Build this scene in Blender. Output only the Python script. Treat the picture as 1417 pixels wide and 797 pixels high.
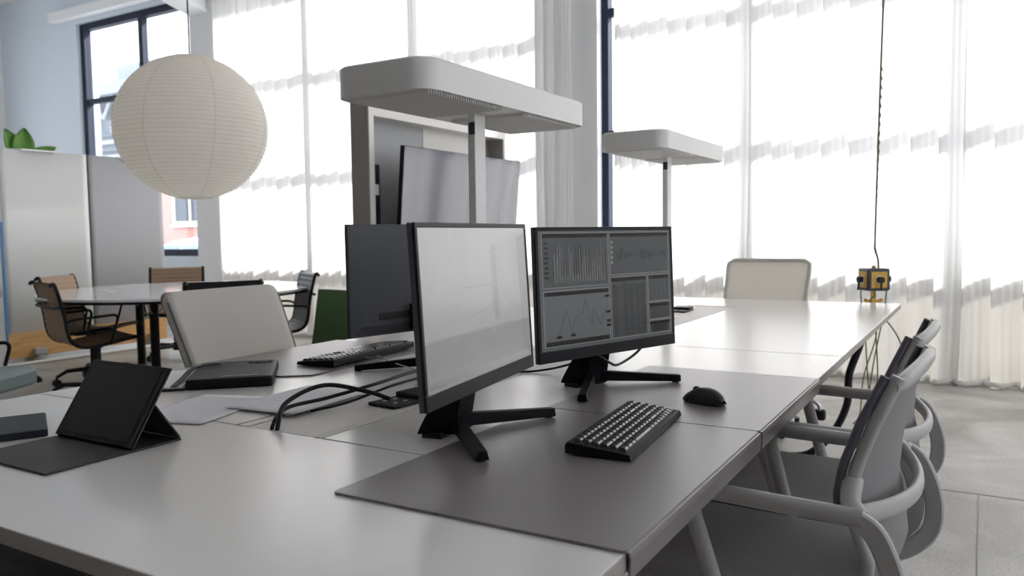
import bpy, bmesh, math, random
from mathutils import Vector, Matrix
random.seed(7)
PI = math.pi
for o in list(bpy.data.objects):
    bpy.data.objects.remove(o, do_unlink=True)
SC = bpy.context.scene
COL = SC.collection

# ------------------------------------------------------------------ camera
CAMZ = 1.135
YAW, PIT, ROL, FPX = 0.534143934, -0.0677928872, -0.0131231613, 1105.455
fw = Vector((-math.sin(YAW) * math.cos(PIT), math.cos(YAW) * math.cos(PIT), math.sin(PIT)))
r0 = Vector((math.cos(YAW), math.sin(YAW), 0)); u0 = r0.cross(fw)
rt = r0 * math.cos(ROL) + u0 * math.sin(ROL); up = rt.cross(fw)
cd = bpy.data.cameras.new('camera'); cam = bpy.data.objects.new('camera', cd); COL.objects.link(cam)
cam.matrix_world = Matrix(((rt.x, up.x, -fw.x, 0), (rt.y, up.y, -fw.y, 0), (rt.z, up.z, -fw.z, CAMZ), (0, 0, 0, 1)))
cd.sensor_width = 36.0; cd.lens = FPX / 1417 * 36; cd.clip_end = 300; cd.clip_start = .05
cd.dof.use_dof = True; cd.dof.focus_distance = 1.95; cd.dof.aperture_fstop = 5.0
SC.camera = cam

# ------------------------------------------------------------------ light
w = bpy.data.worlds.new('overcast'); SC.world = w; w.use_nodes = True
nt = w.node_tree; bg = nt.nodes['Background']
bg.inputs['Color'].default_value = (.93, .965, 1.0, 1); bg.inputs['Strength'].default_value = .88
sd = bpy.data.lights.new('sun', 'SUN'); sd.energy = 6.2; sd.angle = math.radians(3.0); sd.color = (1, .97, .93)
sun = bpy.data.objects.new('sun', sd); COL.objects.link(sun)
sun.location = (6, 20, 20)
sun.rotation_euler = Vector((-.30, -.72, -.66)).to_track_quat('-Z', 'Y').to_euler()
vs = SC.view_settings
vs.view_transform = 'Standard'; vs.look = 'None'; vs.gamma = 1; vs.use_curve_mapping = False; vs.exposure = 1.92
SC.cycles.use_denoising = True
SC.cycles.max_bounces = 10; SC.cycles.diffuse_bounces = 6; SC.cycles.transmission_bounces = 6
SC.cycles.transparent_max_bounces = 16; SC.cycles.sample_clamp_indirect = 6

# ------------------------------------------------------------------ materials
MATS = {}
def M(name, col, rough=.5, metal=0.0, noise=0.0, nscale=20.0, bump=0.0, bscale=200.0, spec=.5, sheen=0.0, coat=0.0, emit=None, emits=0.0):
    if name in MATS: return MATS[name]
    m = bpy.data.materials.new(name); m.use_nodes = True; t = m.node_tree; b = t.nodes['Principled BSDF']
    b.inputs['Base Color'].default_value = (*col, 1); b.inputs['Roughness'].default_value = rough
    b.inputs['Metallic'].default_value = metal; b.inputs['Specular IOR Level'].default_value = spec
    b.inputs['Sheen Weight'].default_value = sheen; b.inputs['Coat Weight'].default_value = coat
    tc = t.nodes.new('ShaderNodeTexCoord')
    if noise > 0:
        n = t.nodes.new('ShaderNodeTexNoise'); n.inputs['Scale'].default_value = nscale; n.inputs['Detail'].default_value = 6
        r = t.nodes.new('ShaderNodeMix'); r.data_type = 'RGBA'
        r.inputs['A'].default_value = (*[c * (1 - noise) for c in col], 1)
        r.inputs['B'].default_value = (*[min(1, c * (1 + noise)) for c in col], 1)
        t.links.new(tc.outputs['Object'], n.inputs['Vector']); t.links.new(n.outputs['Fac'], r.inputs['Factor'])
        t.links.new(r.outputs['Result'], b.inputs['Base Color'])
    if bump > 0:
        n = t.nodes.new('ShaderNodeTexNoise'); n.inputs['Scale'].default_value = bscale; n.inputs['Detail'].default_value = 3
        bp = t.nodes.new('ShaderNodeBump'); bp.inputs['Strength'].default_value = bump; bp.inputs['Distance'].default_value = .002
        t.links.new(tc.outputs['Object'], n.inputs['Vector']); t.links.new(n.outputs['Fac'], bp.inputs['Height'])
        t.links.new(bp.outputs['Normal'], b.inputs['Normal'])
    if emit:
        b.inputs['Emission Color'].default_value = (*emit, 1); b.inputs['Emission Strength'].default_value = emits
    MATS[name] = m
    return m

def cloth_mat(name, dcol, tcol, ft):
    m = bpy.data.materials.new(name); m.use_nodes = True; t = m.node_tree
    t.nodes.remove(t.nodes['Principled BSDF']); out = t.nodes['Material Output']
    d = t.nodes.new('ShaderNodeBsdfDiffuse'); d.inputs['Color'].default_value = (*dcol, 1)
    s = t.nodes.new('ShaderNodeBsdfTranslucent'); s.inputs['Color'].default_value = (*tcol, 1)
    x = t.nodes.new('ShaderNodeMixShader'); x.inputs['Fac'].default_value = ft
    t.links.new(d.outputs[0], x.inputs[1]); t.links.new(s.outputs[0], x.inputs[2]); t.links.new(x.outputs[0], out.inputs['Surface'])
    MATS[name] = m
    return m

def glass_mat(name, tint=(1, 1, 1), refl=.07):
    m = bpy.data.materials.new(name); m.use_nodes = True; t = m.node_tree
    t.nodes.remove(t.nodes['Principled BSDF']); out = t.nodes['Material Output']
    a = t.nodes.new('ShaderNodeBsdfTransparent'); a.inputs['Color'].default_value = (*tint, 1)
    g = t.nodes.new('ShaderNodeBsdfGlossy'); g.inputs['Roughness'].default_value = .02
    x = t.nodes.new('ShaderNodeMixShader'); x.inputs['Fac'].default_value = refl
    t.links.new(a.outputs[0], x.inputs[1]); t.links.new(g.outputs[0], x.inputs[2]); t.links.new(x.outputs[0], out.inputs['Surface'])
    MATS[name] = m
    return m

def brick_mat(name, c1, c2, mortar, scale):
    m = bpy.data.materials.new(name); m.use_nodes = True; t = m.node_tree; b = t.nodes['Principled BSDF']
    tc = t.nodes.new('ShaderNodeTexCoord'); mp = t.nodes.new('ShaderNodeMapping'); mp.inputs['Rotation'].default_value = (PI / 2, 0, 0)
    k = t.nodes.new('ShaderNodeTexBrick'); k.inputs['Color1'].default_value = (*c1, 1); k.inputs['Color2'].default_value = (*c2, 1)
    k.inputs['Mortar'].default_value = (*mortar, 1); k.inputs['Scale'].default_value = scale; k.inputs['Mortar Size'].default_value = .012
    t.links.new(tc.outputs['Object'], mp.inputs['Vector']); t.links.new(mp.outputs['Vector'], k.inputs['Vector'])
    t.links.new(k.outputs['Color'], b.inputs['Base Color']); b.inputs['Roughness'].default_value = .9
    MATS[name] = m
    return m

def floor_mat():
    m = bpy.data.materials.new('polished_concrete'); m.use_nodes = True; t = m.node_tree; b = t.nodes['Principled BSDF']
    tc = t.nodes.new('ShaderNodeTexCoord')
    n1 = t.nodes.new('ShaderNodeTexNoise'); n1.inputs['Scale'].default_value = 1.6; n1.inputs['Detail'].default_value = 8; n1.inputs['Distortion'].default_value = 1.2
    n2 = t.nodes.new('ShaderNodeTexNoise'); n2.inputs['Scale'].default_value = 90; n2.inputs['Detail'].default_value = 4
    cr = t.nodes.new('ShaderNodeValToRGB'); e = cr.color_ramp.elements
    e[0].position = .34; e[0].color = (.30, .285, .26, 1); e[1].position = .66; e[1].color = (.60, .585, .555, 1)
    c2 = t.nodes.new('ShaderNodeValToRGB'); e = c2.color_ramp.elements
    e[0].position = .38; e[0].color = (.72, .72, .72, 1); e[1].position = .56; e[1].color = (1, 1, 1, 1)
    mx = t.nodes.new('ShaderNodeMix'); mx.data_type = 'RGBA'; mx.blend_type = 'MULTIPLY'; mx.inputs['Factor'].default_value = .75
    for n in (n1, n2): t.links.new(tc.outputs['Object'], n.inputs['Vector'])
    t.links.new(n1.outputs['Fac'], cr.inputs['Fac']); t.links.new(n2.outputs['Fac'], c2.inputs['Fac'])
    t.links.new(cr.outputs['Color'], mx.inputs['A']); t.links.new(c2.outputs['Color'], mx.inputs['B'])
    t.links.new(mx.outputs['Result'], b.inputs['Base Color'])
    mr = t.nodes.new('ShaderNodeMapRange'); mr.inputs['To Min'].default_value = .25; mr.inputs['To Max'].default_value = .5
    t.links.new(n1.outputs['Fac'], mr.inputs['Value']); t.links.new(mr.outputs['Result'], b.inputs['Roughness'])
    MATS['floor'] = m
    return m

def wood_mat():
    m = bpy.data.materials.new('pine'); m.use_nodes = True; t = m.node_tree; b = t.nodes['Principled BSDF']
    tc = t.nodes.new('ShaderNodeTexCoord'); mp = t.nodes.new('ShaderNodeMapping'); mp.inputs['Scale'].default_value = (3, 2, 26)
    n = t.nodes.new('ShaderNodeTexNoise'); n.inputs['Scale'].default_value = 2.2; n.inputs['Detail'].default_value = 5; n.inputs['Distortion'].default_value = .8
    cr = t.nodes.new('ShaderNodeValToRGB'); e = cr.color_ramp.elements
    e[0].position = .3; e[0].color = (.56, .30, .10, 1); e[1].position = .7; e[1].color = (.82, .50, .21, 1)
    t.links.new(tc.outputs['Object'], mp.inputs['Vector']); t.links.new(mp.outputs['Vector'], n.inputs['Vector'])
    t.links.new(n.outputs['Fac'], cr.inputs['Fac']); t.links.new(cr.outputs['Color'], b.inputs['Base Color'])
    b.inputs['Roughness'].default_value = .5
    MATS['pine'] = m
    return m

WALL = M('white_paint', (.82, .83, .84), .7)
CEIL = M('ceiling_paint', (.82, .82, .82), .8)
FLOOR = floor_mat(); PINE = wood_mat()
STEEL = M('dark_window_steel', (.012, .018, .038), .5, spec=.3)
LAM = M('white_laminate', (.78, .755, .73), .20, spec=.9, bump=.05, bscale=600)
LAMSHADE = M('laminate_shaded_edge', (.36, .33, .31), .5)  # shade of the upright faces put into a darker laminate colour
TROUGH = M('trough_grey', (.68, .65, .62), .45)
PAD = M('taupe_leather', (.20, .18, .18), .28, spec=.85, bump=.12, bscale=900)
BLACK = M('black_plastic', (.009, .009, .011), .45, spec=.3)
BLACKM = M('black_matte', (.012, .012, .014), .6)
BLKBACK = M('monitor_back', (.062, .066, .076), .42, spec=.6)
KEYM = M('key_black', (.014, .014, .018), .20, spec=1.0)
LEGM = M('foot_black', (.007, .007, .009), .5, spec=.1)
KEYG = M('key_deck', (.009, .009, .012), .5, spec=.2)
CABLE = M('cable_black', (.008, .008, .012), .45, spec=.3)
GREYPL = M('grey_plastic', (.45, .435, .43), .42)
GREYPLL = M('grey_plastic_light', (.47, .46, .45), .42)
GREYFAB = M('grey_fabric', (.27, .26, .26), .85, noise=.2, nscale=400, bump=.4, bscale=900)
STRIP = M('purple_grey_strip', (.12, .11, .14), .6)
TAUPE = M('taupe_upholstery', (.64, .61, .56), .5, bump=.2, bscale=700)
TAUPED = M('taupe_piping', (.22, .21, .205), .6)
TAN = M('tan_mesh', (.40, .28, .19), .75, noise=.12, nscale=150)
DKGREEN = M('charcoal_leather', (.10, .12, .12), .35)
BLKFAB = M('black_fabric', (.022, .022, .026), .9, noise=.5, nscale=500, bump=.5, bscale=700)
SAGE = M('sage_leather', (.16, .20, .21), .45)
ALU = M('aluminium', (.55, .55, .56), .3, metal=1)
CHROME = M('chrome', (.7, .7, .72), .12, metal=1)
LAMPW = M('lamp_white', (.80, .785, .765), .45)
LAMPD = M('lamp_slot', (.05, .05, .055), .5)
DIFF = M('lamp_diffuser', (.84, .83, .81), .35)
WHITEP = M('whiteboard', (.86, .88, .87), .12)
GREYP = M('grey_panel', (.50, .51, .535), .7, bump=.15, bscale=500)
BLUE = M('blue_strip', (.10, .30, .62), .5)
GREEN = M('green_felt', (.115, .20, .085), .85, noise=.1, nscale=200)
PALE = M('pale_trim', (.70, .72, .66), .5)
CABW = M('cabinet_white', (.82, .80, .76), .4)
CABG = M('cabinet_grey', (.45, .46, .47), .5)
CABT = M('cabinet_taupe', (.34, .31, .295), .55)
TVS = M('glossy_screen', (.055, .055, .095), .10, spec=1.0, coat=.6)
YEL = M('yellow_plastic', (.80, .47, .06), .45)
CUBEK = M('dark_slate_plastic', (.045, .05, .075), .45)
CORD = M('olive_cord', (.13, .12, .05), .6)
PAPER = M('paper', (.84, .84, .87), .8)
PRINT = M('paper_print', (.68, .68, .73), .8)
LEATH = M('black_leather', (.008, .008, .010), .42, spec=.2, bump=.25, bscale=300)
TABM = M('tablet_cover', (.03, .028, .027), .6)
TABS = M('tablet_glass', (.006, .006, .008), .12)
BANK = M('slate_case', (.010, .012, .022), .5, spec=.3)
LEAF = M('leaf_green', (.10, .26, .03), .4, noise=.4, nscale=12)
LEAFY = M('leaf_yellow', (.42, .50, .08), .5)
POT = M('pot_grey', (.4, .4, .4), .7)
STEMM = M('stem_brown', (.12, .08, .05), .8)
BRASS = M('brass', (.55, .42, .18), .35, metal=1)
SHEER = cloth_mat('sheer_curtain', (.93, .92, .90), (.86, .852, .84), .295)
LPAPER = cloth_mat('lantern_paper', (.985, .96, .91), (.99, .965, .915), .5)
LRIB = M('lantern_rib', (.72, .66, .56), .8)
GLASS = glass_mat('window_glass', (.97, .98, 1), .05)
DIMGL = glass_mat('curtain_dimming_glass', (.50, .49, .47), .04)  # added panes hidden by the sheers, tinted to darken the curtain's lower part
CARGL = M('car_glass', (.20, .27, .33), .08)
CARB = M('car_paint', (.50, .56, .62), .25)
TYRE = M('tyre', (.02, .02, .02), .8)
ASPH = M('asphalt', (.22, .22, .23), .9)
BRICK = brick_mat('red_brick', (.56, .28, .24), (.62, .33, .28), (.58, .42, .38), 4.0)
CREAM = M('cream_frame', (.75, .72, .62), .7)
FARG = M('far_panel', (.07, .09, .12), .5)
FARW = M('far_metal', (.12, .14, .17), .8)
FARL = M('far_metal_light', (.34, .37, .41), .8)
SCR_OFF = M('screen_matte', (.02, .022, .024), .30, spec=.6)

# ------------------------------------------------------------------ mesh helpers
class MB:
    def __init__(s): s.v = []; s.f = []; s.sm = []
    def add(s, v, f, smooth=False):
        n = len(s.v); s.v += [tuple(p) for p in v]; s.f += [tuple(i + n for i in q) for q in f]; s.sm += [smooth] * len(f); return s
    def box(s, c, d, R=None, bev=0.0):
        x, y, z = d[0] / 2, d[1] / 2, d[2] / 2
        if bev > 0:
            bm = bmesh.new(); bmesh.ops.create_cube(bm, size=1)
            for q in bm.verts: q.co = Vector((q.co.x * d[0], q.co.y * d[1], q.co.z * d[2]))
            bmesh.ops.bevel(bm, geom=list(bm.edges), offset=bev, segments=2, affect='EDGES', profile=.5)
            bm.verts.index_update()
            V = [q.co.copy() for q in bm.verts]; F = [[q.index for q in f.verts] for f in bm.faces]; bm.free()
        else:
            V = [Vector((a, b, e)) for e in (-z, z) for a, b in ((-x, -y), (x, -y), (x, y), (-x, y))]
            F = [(3, 2, 1, 0), (4, 5, 6, 7), (0, 1, 5, 4), (1, 2, 6, 5), (2, 3, 7, 6), (3, 0, 4, 7)]
        if R is not None: V = [R @ q for q in V]
        c = Vector(c)
        return s.add([q + c for q in V], F)
    def b2(s, a, b, bev=0.0):
        return s.box([(a[i] + b[i]) / 2 for i in range(3)], [abs(b[i] - a[i]) for i in range(3)], None, bev)
    def prism(s, outline, z0, z1, smooth_side=False):
        n = len(outline)
        V = [(x, y, z0) for x, y in outline] + [(x, y, z1) for x, y in outline]
        s.add(V, [tuple(range(n - 1, -1, -1)), tuple(range(n, 2 * n))])
        return s.add(V, [(i, (i + 1) % n, (i + 1) % n + n, i + n) for i in range(n)], smooth_side)
    def tube(s, pts, r, seg=8, closed=False, cap=True, ref=None):
        """swept ellipse; r = float, (side, normal) or a list per point"""
        P = [Vector(p) for p in pts]; n = len(P); rings = []; nrm = None
        for i in range(n):
            a = P[i - 1] if (i > 0 or closed) else P[i]; b = P[(i + 1) % n] if (i < n - 1 or closed) else P[i]
            t = (b - a).normalized()
            if ref is not None: nn = Vector(ref); nn = (nn - t * nn.dot(t)).normalized()
            elif nrm is None:
                g = Vector((0, 0, 1)) if abs(t.z) < .9 else Vector((1, 0, 0)); nn = (g - t * g.dot(t)).normalized()
            else: nn = (nrm - t * nrm.dot(t)).normalized()
            nrm = nn; bi = t.cross(nn)
            q = r[i] if isinstance(r, list) else r
            ra, rb = q if isinstance(q, tuple) else (q, q)
            rings.append([P[i] + bi * (math.cos(2 * PI * k / seg + PI / seg) * ra) + nn * (math.sin(2 * PI * k / seg + PI / seg) * rb) for k in range(seg)])
        V = [p for ring in rings for p in ring]; F = []
        for i in range(n if closed else n - 1):
            j = (i + 1) % n
            F += [(i * seg + k, i * seg + (k + 1) % seg, j * seg + (k + 1) % seg, j * seg + k) for k in range(seg)]
        s.add(V, F, seg > 4)
        if cap and not closed:
            s.add(rings[0], [tuple(range(seg - 1, -1, -1))]); s.add(rings[-1], [tuple(range(seg))])
        return s
    def lathe(s, prof, c=(0, 0, 0), seg=24, axis='z', smooth=True):
        V = []
        for r, z in prof:
            for k in range(seg):
                a = 2 * PI * k / seg; p = (r * math.cos(a), r * math.sin(a), z)
                if axis == 'y': p = (p[0], p[2], p[1])
                if axis == 'x': p = (p[2], p[0], p[1])
                V.append((p[0] + c[0], p[1] + c[1], p[2] + c[2]))
        F = [(i * seg + k, i * seg + (k + 1) % seg, (i + 1) * seg + (k + 1) % seg, (i + 1) * seg + k) for i in range(len(prof) - 1) for k in range(seg)]
        return s.add(V, F, smooth)
    def cyl(s, a, b, r, seg=16):
        return s.tube([a, b], r, seg)
    def sheet(s, fn, nu, nv, th=0.0, smooth=True):
        """surface fn(u,v) u,v in 0..1, thickened along its normal when th is given"""
        G = [[Vector(fn(i / nu, j / nv)) for j in range(nv + 1)] for i in range(nu + 1)]
        idx = lambda i, j: i * (nv + 1) + j
        V = [p for row in G for p in row]; N = (nu + 1) * (nv + 1)
        F = [(idx(i, j), idx(i + 1, j), idx(i + 1, j + 1), idx(i, j + 1)) for i in range(nu) for j in range(nv)]
        if th == 0: return s.add(V, F, smooth)
        W = []
        for i in range(nu + 1):
            for j in range(nv + 1):
                du = G[min(i + 1, nu)][j] - G[max(i - 1, 0)][j]; dv = G[i][min(j + 1, nv)] - G[i][max(j - 1, 0)]
                W.append(G[i][j] - du.cross(dv).normalized() * th)
        F2 = [tuple(N + k for k in reversed(q)) for q in F]
        E = []
        for i in range(nu): E += [(idx(i + 1, 0), idx(i, 0), N + idx(i, 0), N + idx(i + 1, 0)), (idx(i, nv), idx(i + 1, nv), N + idx(i + 1, nv), N + idx(i, nv))]
        for j in range(nv): E += [(idx(0, j), idx(0, j + 1), N + idx(0, j + 1), N + idx(0, j)), (idx(nu, j + 1), idx(nu, j), N + idx(nu, j), N + idx(nu, j + 1))]
        n = len(s.v); s.v += [tuple(p) for p in V + W]
        for q in F + F2: s.f.append(tuple(i + n for i in q)); s.sm.append(smooth)
        for q in E: s.f.append(tuple(i + n for i in q)); s.sm.append(False)
        return s
    def build(s, name, mat, parent=None, fix=True):
        me = bpy.data.meshes.new(name); me.from_pydata(s.v, [], s.f)
        if fix:
            bm = bmesh.new(); bm.from_mesh(me); bmesh.ops.recalc_face_normals(bm, faces=bm.faces); bm.to_mesh(me); bm.free()
        me.polygons.foreach_set('use_smooth', s.sm); me.materials.append(mat); me.update()
        o = bpy.data.objects.new(name, me); COL.objects.link(o)
        if parent: o.parent = parent
        return o

def thing(name, label, cat, loc=(0, 0, 0), rz=0.0, group=None):
    o = bpy.data.objects.new(name, None); COL.objects.link(o); o.location = loc; o.rotation_euler = (0, 0, rz); o.empty_display_size = .1
    tag(o, label, cat, group); return o
def tag(o, label, cat, group=None):
    o['label'] = label; o['category'] = cat
    if group: o['group'] = group
    return o
def struct(o): o['kind'] = 'structure'; return o
def kids(o): return [c for c in bpy.data.objects if c.parent == o]
def copy_tree(o, loc=None, rz=None, label=None, parent=None):
    c = o.copy(); COL.objects.link(c)
    if parent: c.parent = parent
    for ch in kids(o): copy_tree(ch, parent=c)
    if loc is not None: c.location = loc
    if rz is not None: c.rotation_euler = (0, 0, rz)
    if label: c['label'] = label
    return c
def share(o, parent, loc=(0, 0, 0), rz=0.0):
    c = o.copy(); COL.objects.link(c); c.parent = parent; c.location = loc; c.rotation_euler = (0, 0, rz); return c
def rrect(w, h, r, n=5, cx=0, cy=0):
    P = []
    for sx, sy, a in ((1, 1, 0), (-1, 1, 90), (-1, -1, 180), (1, -1, 270)):
        for k in range(n + 1):
            t = math.radians(a + 90 * k / n); P.append((cx + sx * (w / 2 - r) + r * math.cos(t), cy + sy * (h / 2 - r) + r * math.sin(t)))
    return P
def arc_pts(P, r=.03, n=4):
    """round the inner corners of a polyline"""
    P = [Vector(p) for p in P]; out = [P[0]]
    for i in range(1, len(P) - 1):
        a, b, c = P[i - 1], P[i], P[i + 1]; d1 = min(r, (a - b).length * .45); d2 = min(r, (c - b).length * .45)
        p = b + (a - b).normalized() * d1; q = b + (c - b).normalized() * d2
        for k in range(n + 1):
            t = k / n; out.append(p * (1 - t) ** 2 + b * 2 * t * (1 - t) + q * t * t)
    out.append(P[-1]); return out
def spline(P, n=6):
    P = [Vector(p) for p in P]; Q = [P[0] * 2 - P[1]] + P + [P[-1] * 2 - P[-2]]; out = []
    for i in range(1, len(Q) - 2):
        a, b, c, d = Q[i - 1:i + 3]
        for k in range(n):
            t = k / n; out.append(.5 * ((2 * b) + (c - a) * t + (2 * a - 5 * b + 4 * c - d) * t * t + (3 * b - a - 3 * c + d) * t ** 3))
    out.append(P[-1]); return out
def interp(tab, z):
    for (a, x), (b, y) in zip(tab, tab[1:]):
        if z <= b: t = (z - a) / (b - a); t = max(0, t); return x + (y - x) * t
    return tab[-1][1]

# ================================================================== THE ROOM
X0, X1, Y0, YW, ZC = -13.0, 4.5, -4.5, 6.75, 4.7      # inner faces of the walls
WT = .30
struct(MB().b2((X0 - .3, Y0 - .3, -.12), (X1 + .3, YW + WT, 0)).build('floor', FLOOR))
for i, (a, b) in enumerate((((-.016, 2.2, .0004), (-.008, 5.9, .0012)), ((.2, 3.44, .0004), (4.4, 3.448, .0012)))):
    pass
struct(MB().b2((X0 - .3, Y0 - .3, ZC), (X1 + .3, YW + WT, ZC + .15)).build('ceiling', CEIL))
# window wall (far side): spandrel, header and piers
SILL, HEAD = .90, 4.15
BAYS = [(-11.05, -8.45), (-7.95, -3.45), (-3.06, 4.2)]
LOW = .14
wb = MB(); wb.b2((X0, YW, 0), (-7.95, YW + WT, SILL)); wb.b2((-7.95, YW, 0), (X1, YW + WT, LOW)); wb.b2((-3.45, YW, LOW), (-3.06, YW + WT, SILL)); wb.b2((4.2, YW, LOW), (X1, YW + WT, SILL)); wb.b2((X0, YW, HEAD), (X1, YW + WT, ZC))
for a, b in ((X0, -11.05), (-8.45, -7.95), (-3.45, -3.06), (4.2, X1)): wb.b2((a, YW, SILL), (b, YW + WT, HEAD))
struct(wb.build('wall_far', M('skylight_tinted_paint', (.68, .745, .815), .7)))  # wall colour carries the blue of the skylight falling on it
wl_ = MB().b2((X0 - .3, Y0, 0), (X0, YW + WT, 1.0)).b2((X0 - .3, Y0, 3.6), (X0, YW + WT, ZC)).b2((X0 - .3, Y0, 1.0), (X0, 1.6, 3.6)).b2((X0 - .3, 5.6, 1.0), (X0, YW + WT, 3.6))
struct(wl_.build('wall_left', WALL))
struct(MB().b2((X0 - .3, Y0 - .3, 0), (X1 + .3, Y0, ZC)).build('wall_near', M('near_wall_paint', (.22, .21, .205), .8)))
wr = MB(); wr.b2((X1, Y0, 0), (X1 + WT, YW + WT, .5)); wr.b2((X1, Y0, 4.3), (X1 + WT, YW + WT, ZC))
for a, b in ((Y0, .2), (3.4, YW + WT)): wr.b2((X1, a, .5), (X1 + WT, b, 4.3))
struct(wr.build('wall_right', WALL))
# pilaster standing in front of the pier between the two sheers, side pier and beam
struct(MB().b2((-3.30, 6.69, 0), (-3.035, YW, ZC), .006).build('trim_1', WALL))
struct(MB().b2((-8.45, 6.60, 0), (-8.02, YW, ZC), .006).build('trim_2', WALL))
bd = Vector((math.sin(math.radians(25.4)), -math.cos(math.radians(25.4)), 0))
Rb = Matrix.Rotation(math.atan2(bd.y, bd.x), 3, 'Z'); p0 = Vector((-8.42, 6.9, 4.02)) + bd * 1.7
struct(MB().box(p0, (3.6, .30, .36), Rb, .01).build('trim_3', WALL))
struct(MB().b2((-11.5, 6.62, 4.20), (-8.5, YW, 4.33), .008).build('trim_4', WALL))

def window(idx, axis, a0, a1, z0, z1, mulls, trans, pos, fr=.07):
    """steel window; axis 'x' runs along the far wall, 'y' along the right wall"""
    def bx(mb, u0_, u1_, v0, v1, d0, d1):
        if axis == 'x': mb.b2((u0_, pos + d0, v0), (u1_, pos + d1, v1))
        else: mb.b2((pos + d0, u0_, v0), (pos + d1, u1_, v1))
        return mb
    trans = sorted(trans)
    f = MB(); bx(f, a0, a1, z0, z0 + fr, -.05, .05); bx(f, a0, a1, z1 - fr, z1, -.05, .05)
    bx(f, a0, a0 + fr, z0 + fr, z1 - fr, -.05, .05); bx(f, a1 - fr, a1, z0 + fr, z1 - fr, -.05, .05)
    r = struct(f.build('window_%d' % idx, STEEL))
    for m in mulls: bx(MB(), m - .045, m + .045, z0 + fr, z1 - fr, -.04, .04).build('mullion', STEEL, r)
    us = [a0 + fr] + [q for m in mulls for q in (m - .045, m + .045)] + [a1 - fr]
    zs = [z0 + fr] + [q for t in trans for q in (t - .036, t + .036)] + [z1 - fr]
    for i in range(0, len(us), 2):
        for t in trans: bx(MB(), us[i], us[i + 1], t - .036, t + .036, -.035, .035).build('transom', STEEL, r)
        for j in range(0, len(zs), 2):
            bx(MB(), us[i], us[i + 1], zs[j], zs[j + 1], -.004, .004).build('pane', DIMGL if zs[j + 1] < .95 else GLASS, r)
    return r
window(1, 'x', -11.05, -8.45, SILL, HEAD, [-9.72], [3.07, 2.0], 6.86, .09)
window(2, 'x', -7.95, -3.45, LOW, HEAD, [-6.42, -4.93], [3.13, 2.03, .93], 6.88)
window(3, 'x', -3.06, 4.2, LOW, HEAD, [-2.875, -1.56, -.06, 1.44, 2.94], [3.13, 2.03, .93], 6.88)
window(4, 'y', .2, 3.4, .5, 4.3, [1.8], [2.4], X1 + .15)
window(5, 'y', 1.6, 5.6, 1.0, 3.6, [3.6], [2.3], X0 - .15)

# ------------------------------------------------------------------ sheers
def curtain(name, x0, x1, label, seed, bunch=None):
    rnd = random.Random(seed); pit = []
    # pleat phase accumulates with irregular pitch
    xs = []; x = x0; ph = rnd.random() * 6; phs = []
    step = .006
    pitch = .18; target = .18
    while x <= x1 + 1e-6:
        xs.append(x); phs.append(ph)
        b = 1.0
        if bunch:
            for bx0, bx1, k in bunch:
                if bx0 < x < bx1: b = k
        if rnd.random() < .03: target = rnd.uniform(.13, .25)
        pitch += (target - pitch) * .03
        ph += 2 * PI * step / (pitch / b); pit.append(pitch / b); x += step
    n = len(xs) - 1; nz = 26; Z0, Z1 = .012, 4.36
    V = []; F = []
    off = [rnd.uniform(-.012, .012) for _ in range(9)]
    for i, (xx, p) in enumerate(zip(xs, phs)):
        a = -.66 * (math.sin(p) + .5 * math.sin(2 * p) + .30 * math.sin(3 * p) + .16 * math.sin(4 * p)) + .25 * math.sin(.37 * p)
        fold = -.0105 * (math.sin(p) + .8 * math.sin(2 * p) + .55 * math.sin(3 * p)) * pit[i] / .18
        for j in range(nz + 1):
            t = j / nz; z = Z0 + (Z1 - Z0) * t ** 1.15
            low = max(0, 1 - z / .5)
            amp = .044 * (1 + .25 * (1 - t)) + .02 * low
            y = 6.60 + amp * a + .012 * math.sin(p * .5 + z * 1.1) * (1 - t) - .03 * max(0, 1 - z / .08)
            V.append((xx + fold + .010 * math.sin(p * .31 + 2.2 * z) * (1 - t), y, z))
    for i in range(n):
        for j in range(nz):
            q = i * (nz + 1) + j; F.append((q, q + nz + 1, q + nz + 2, q + 1))
    r = thing(name, label, 'curtain', ((x0 + x1) / 2, 6.6, 0))
    o = MB().add([(a - (x0 + x1) / 2, b - 6.6, c) for a, b, c in V], F, True).build('sheer_cloth', SHEER, r, fix=False)
    # hem gathered on the floor
    hem = MB(); pts = []
    for i in range(0, n + 1, 6):
        a = -math.sin(phs[i]) - .33 * math.sin(2 * phs[i])
        pts.append((xs[i] - (x0 + x1) / 2, -.055 + .05 * a + rnd.uniform(-.012, .012), .022 + rnd.uniform(-.004, .010)))
    hem.tube(pts, (.026, .020), 8); hem.build('hem', SHEER, r)
    MB().b2((-(x1 - x0) / 2, -.02, 4.36), ((x1 - x0) / 2, .02, 4.40)).build('curtain_track', ALU, r)
    g = MB().b2((-.01, -.01, 4.40), (.01, .01, 4.7)).build('track_hanger', ALU, r); g.location.x = -(x1 - x0) / 2 + .02
    for k in range(1, int((x1 - x0) / 1.0) + 1): share(g, r, (-(x1 - x0) / 2 + .02 + k * 1.0, 0, 0))
    return r
curtain('curtain', -7.98, -3.235, 'white sheer curtain behind the round table and paper lantern', 3, [(-7.95, -7.55, 2.0), (-3.62, -3.23, 2.2)])
curtain('curtain', -2.83, 4.40, 'white sheer curtain behind the long desk and yellow socket cube', 11, [(-2.83, -2.6, 1.6)])

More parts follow.
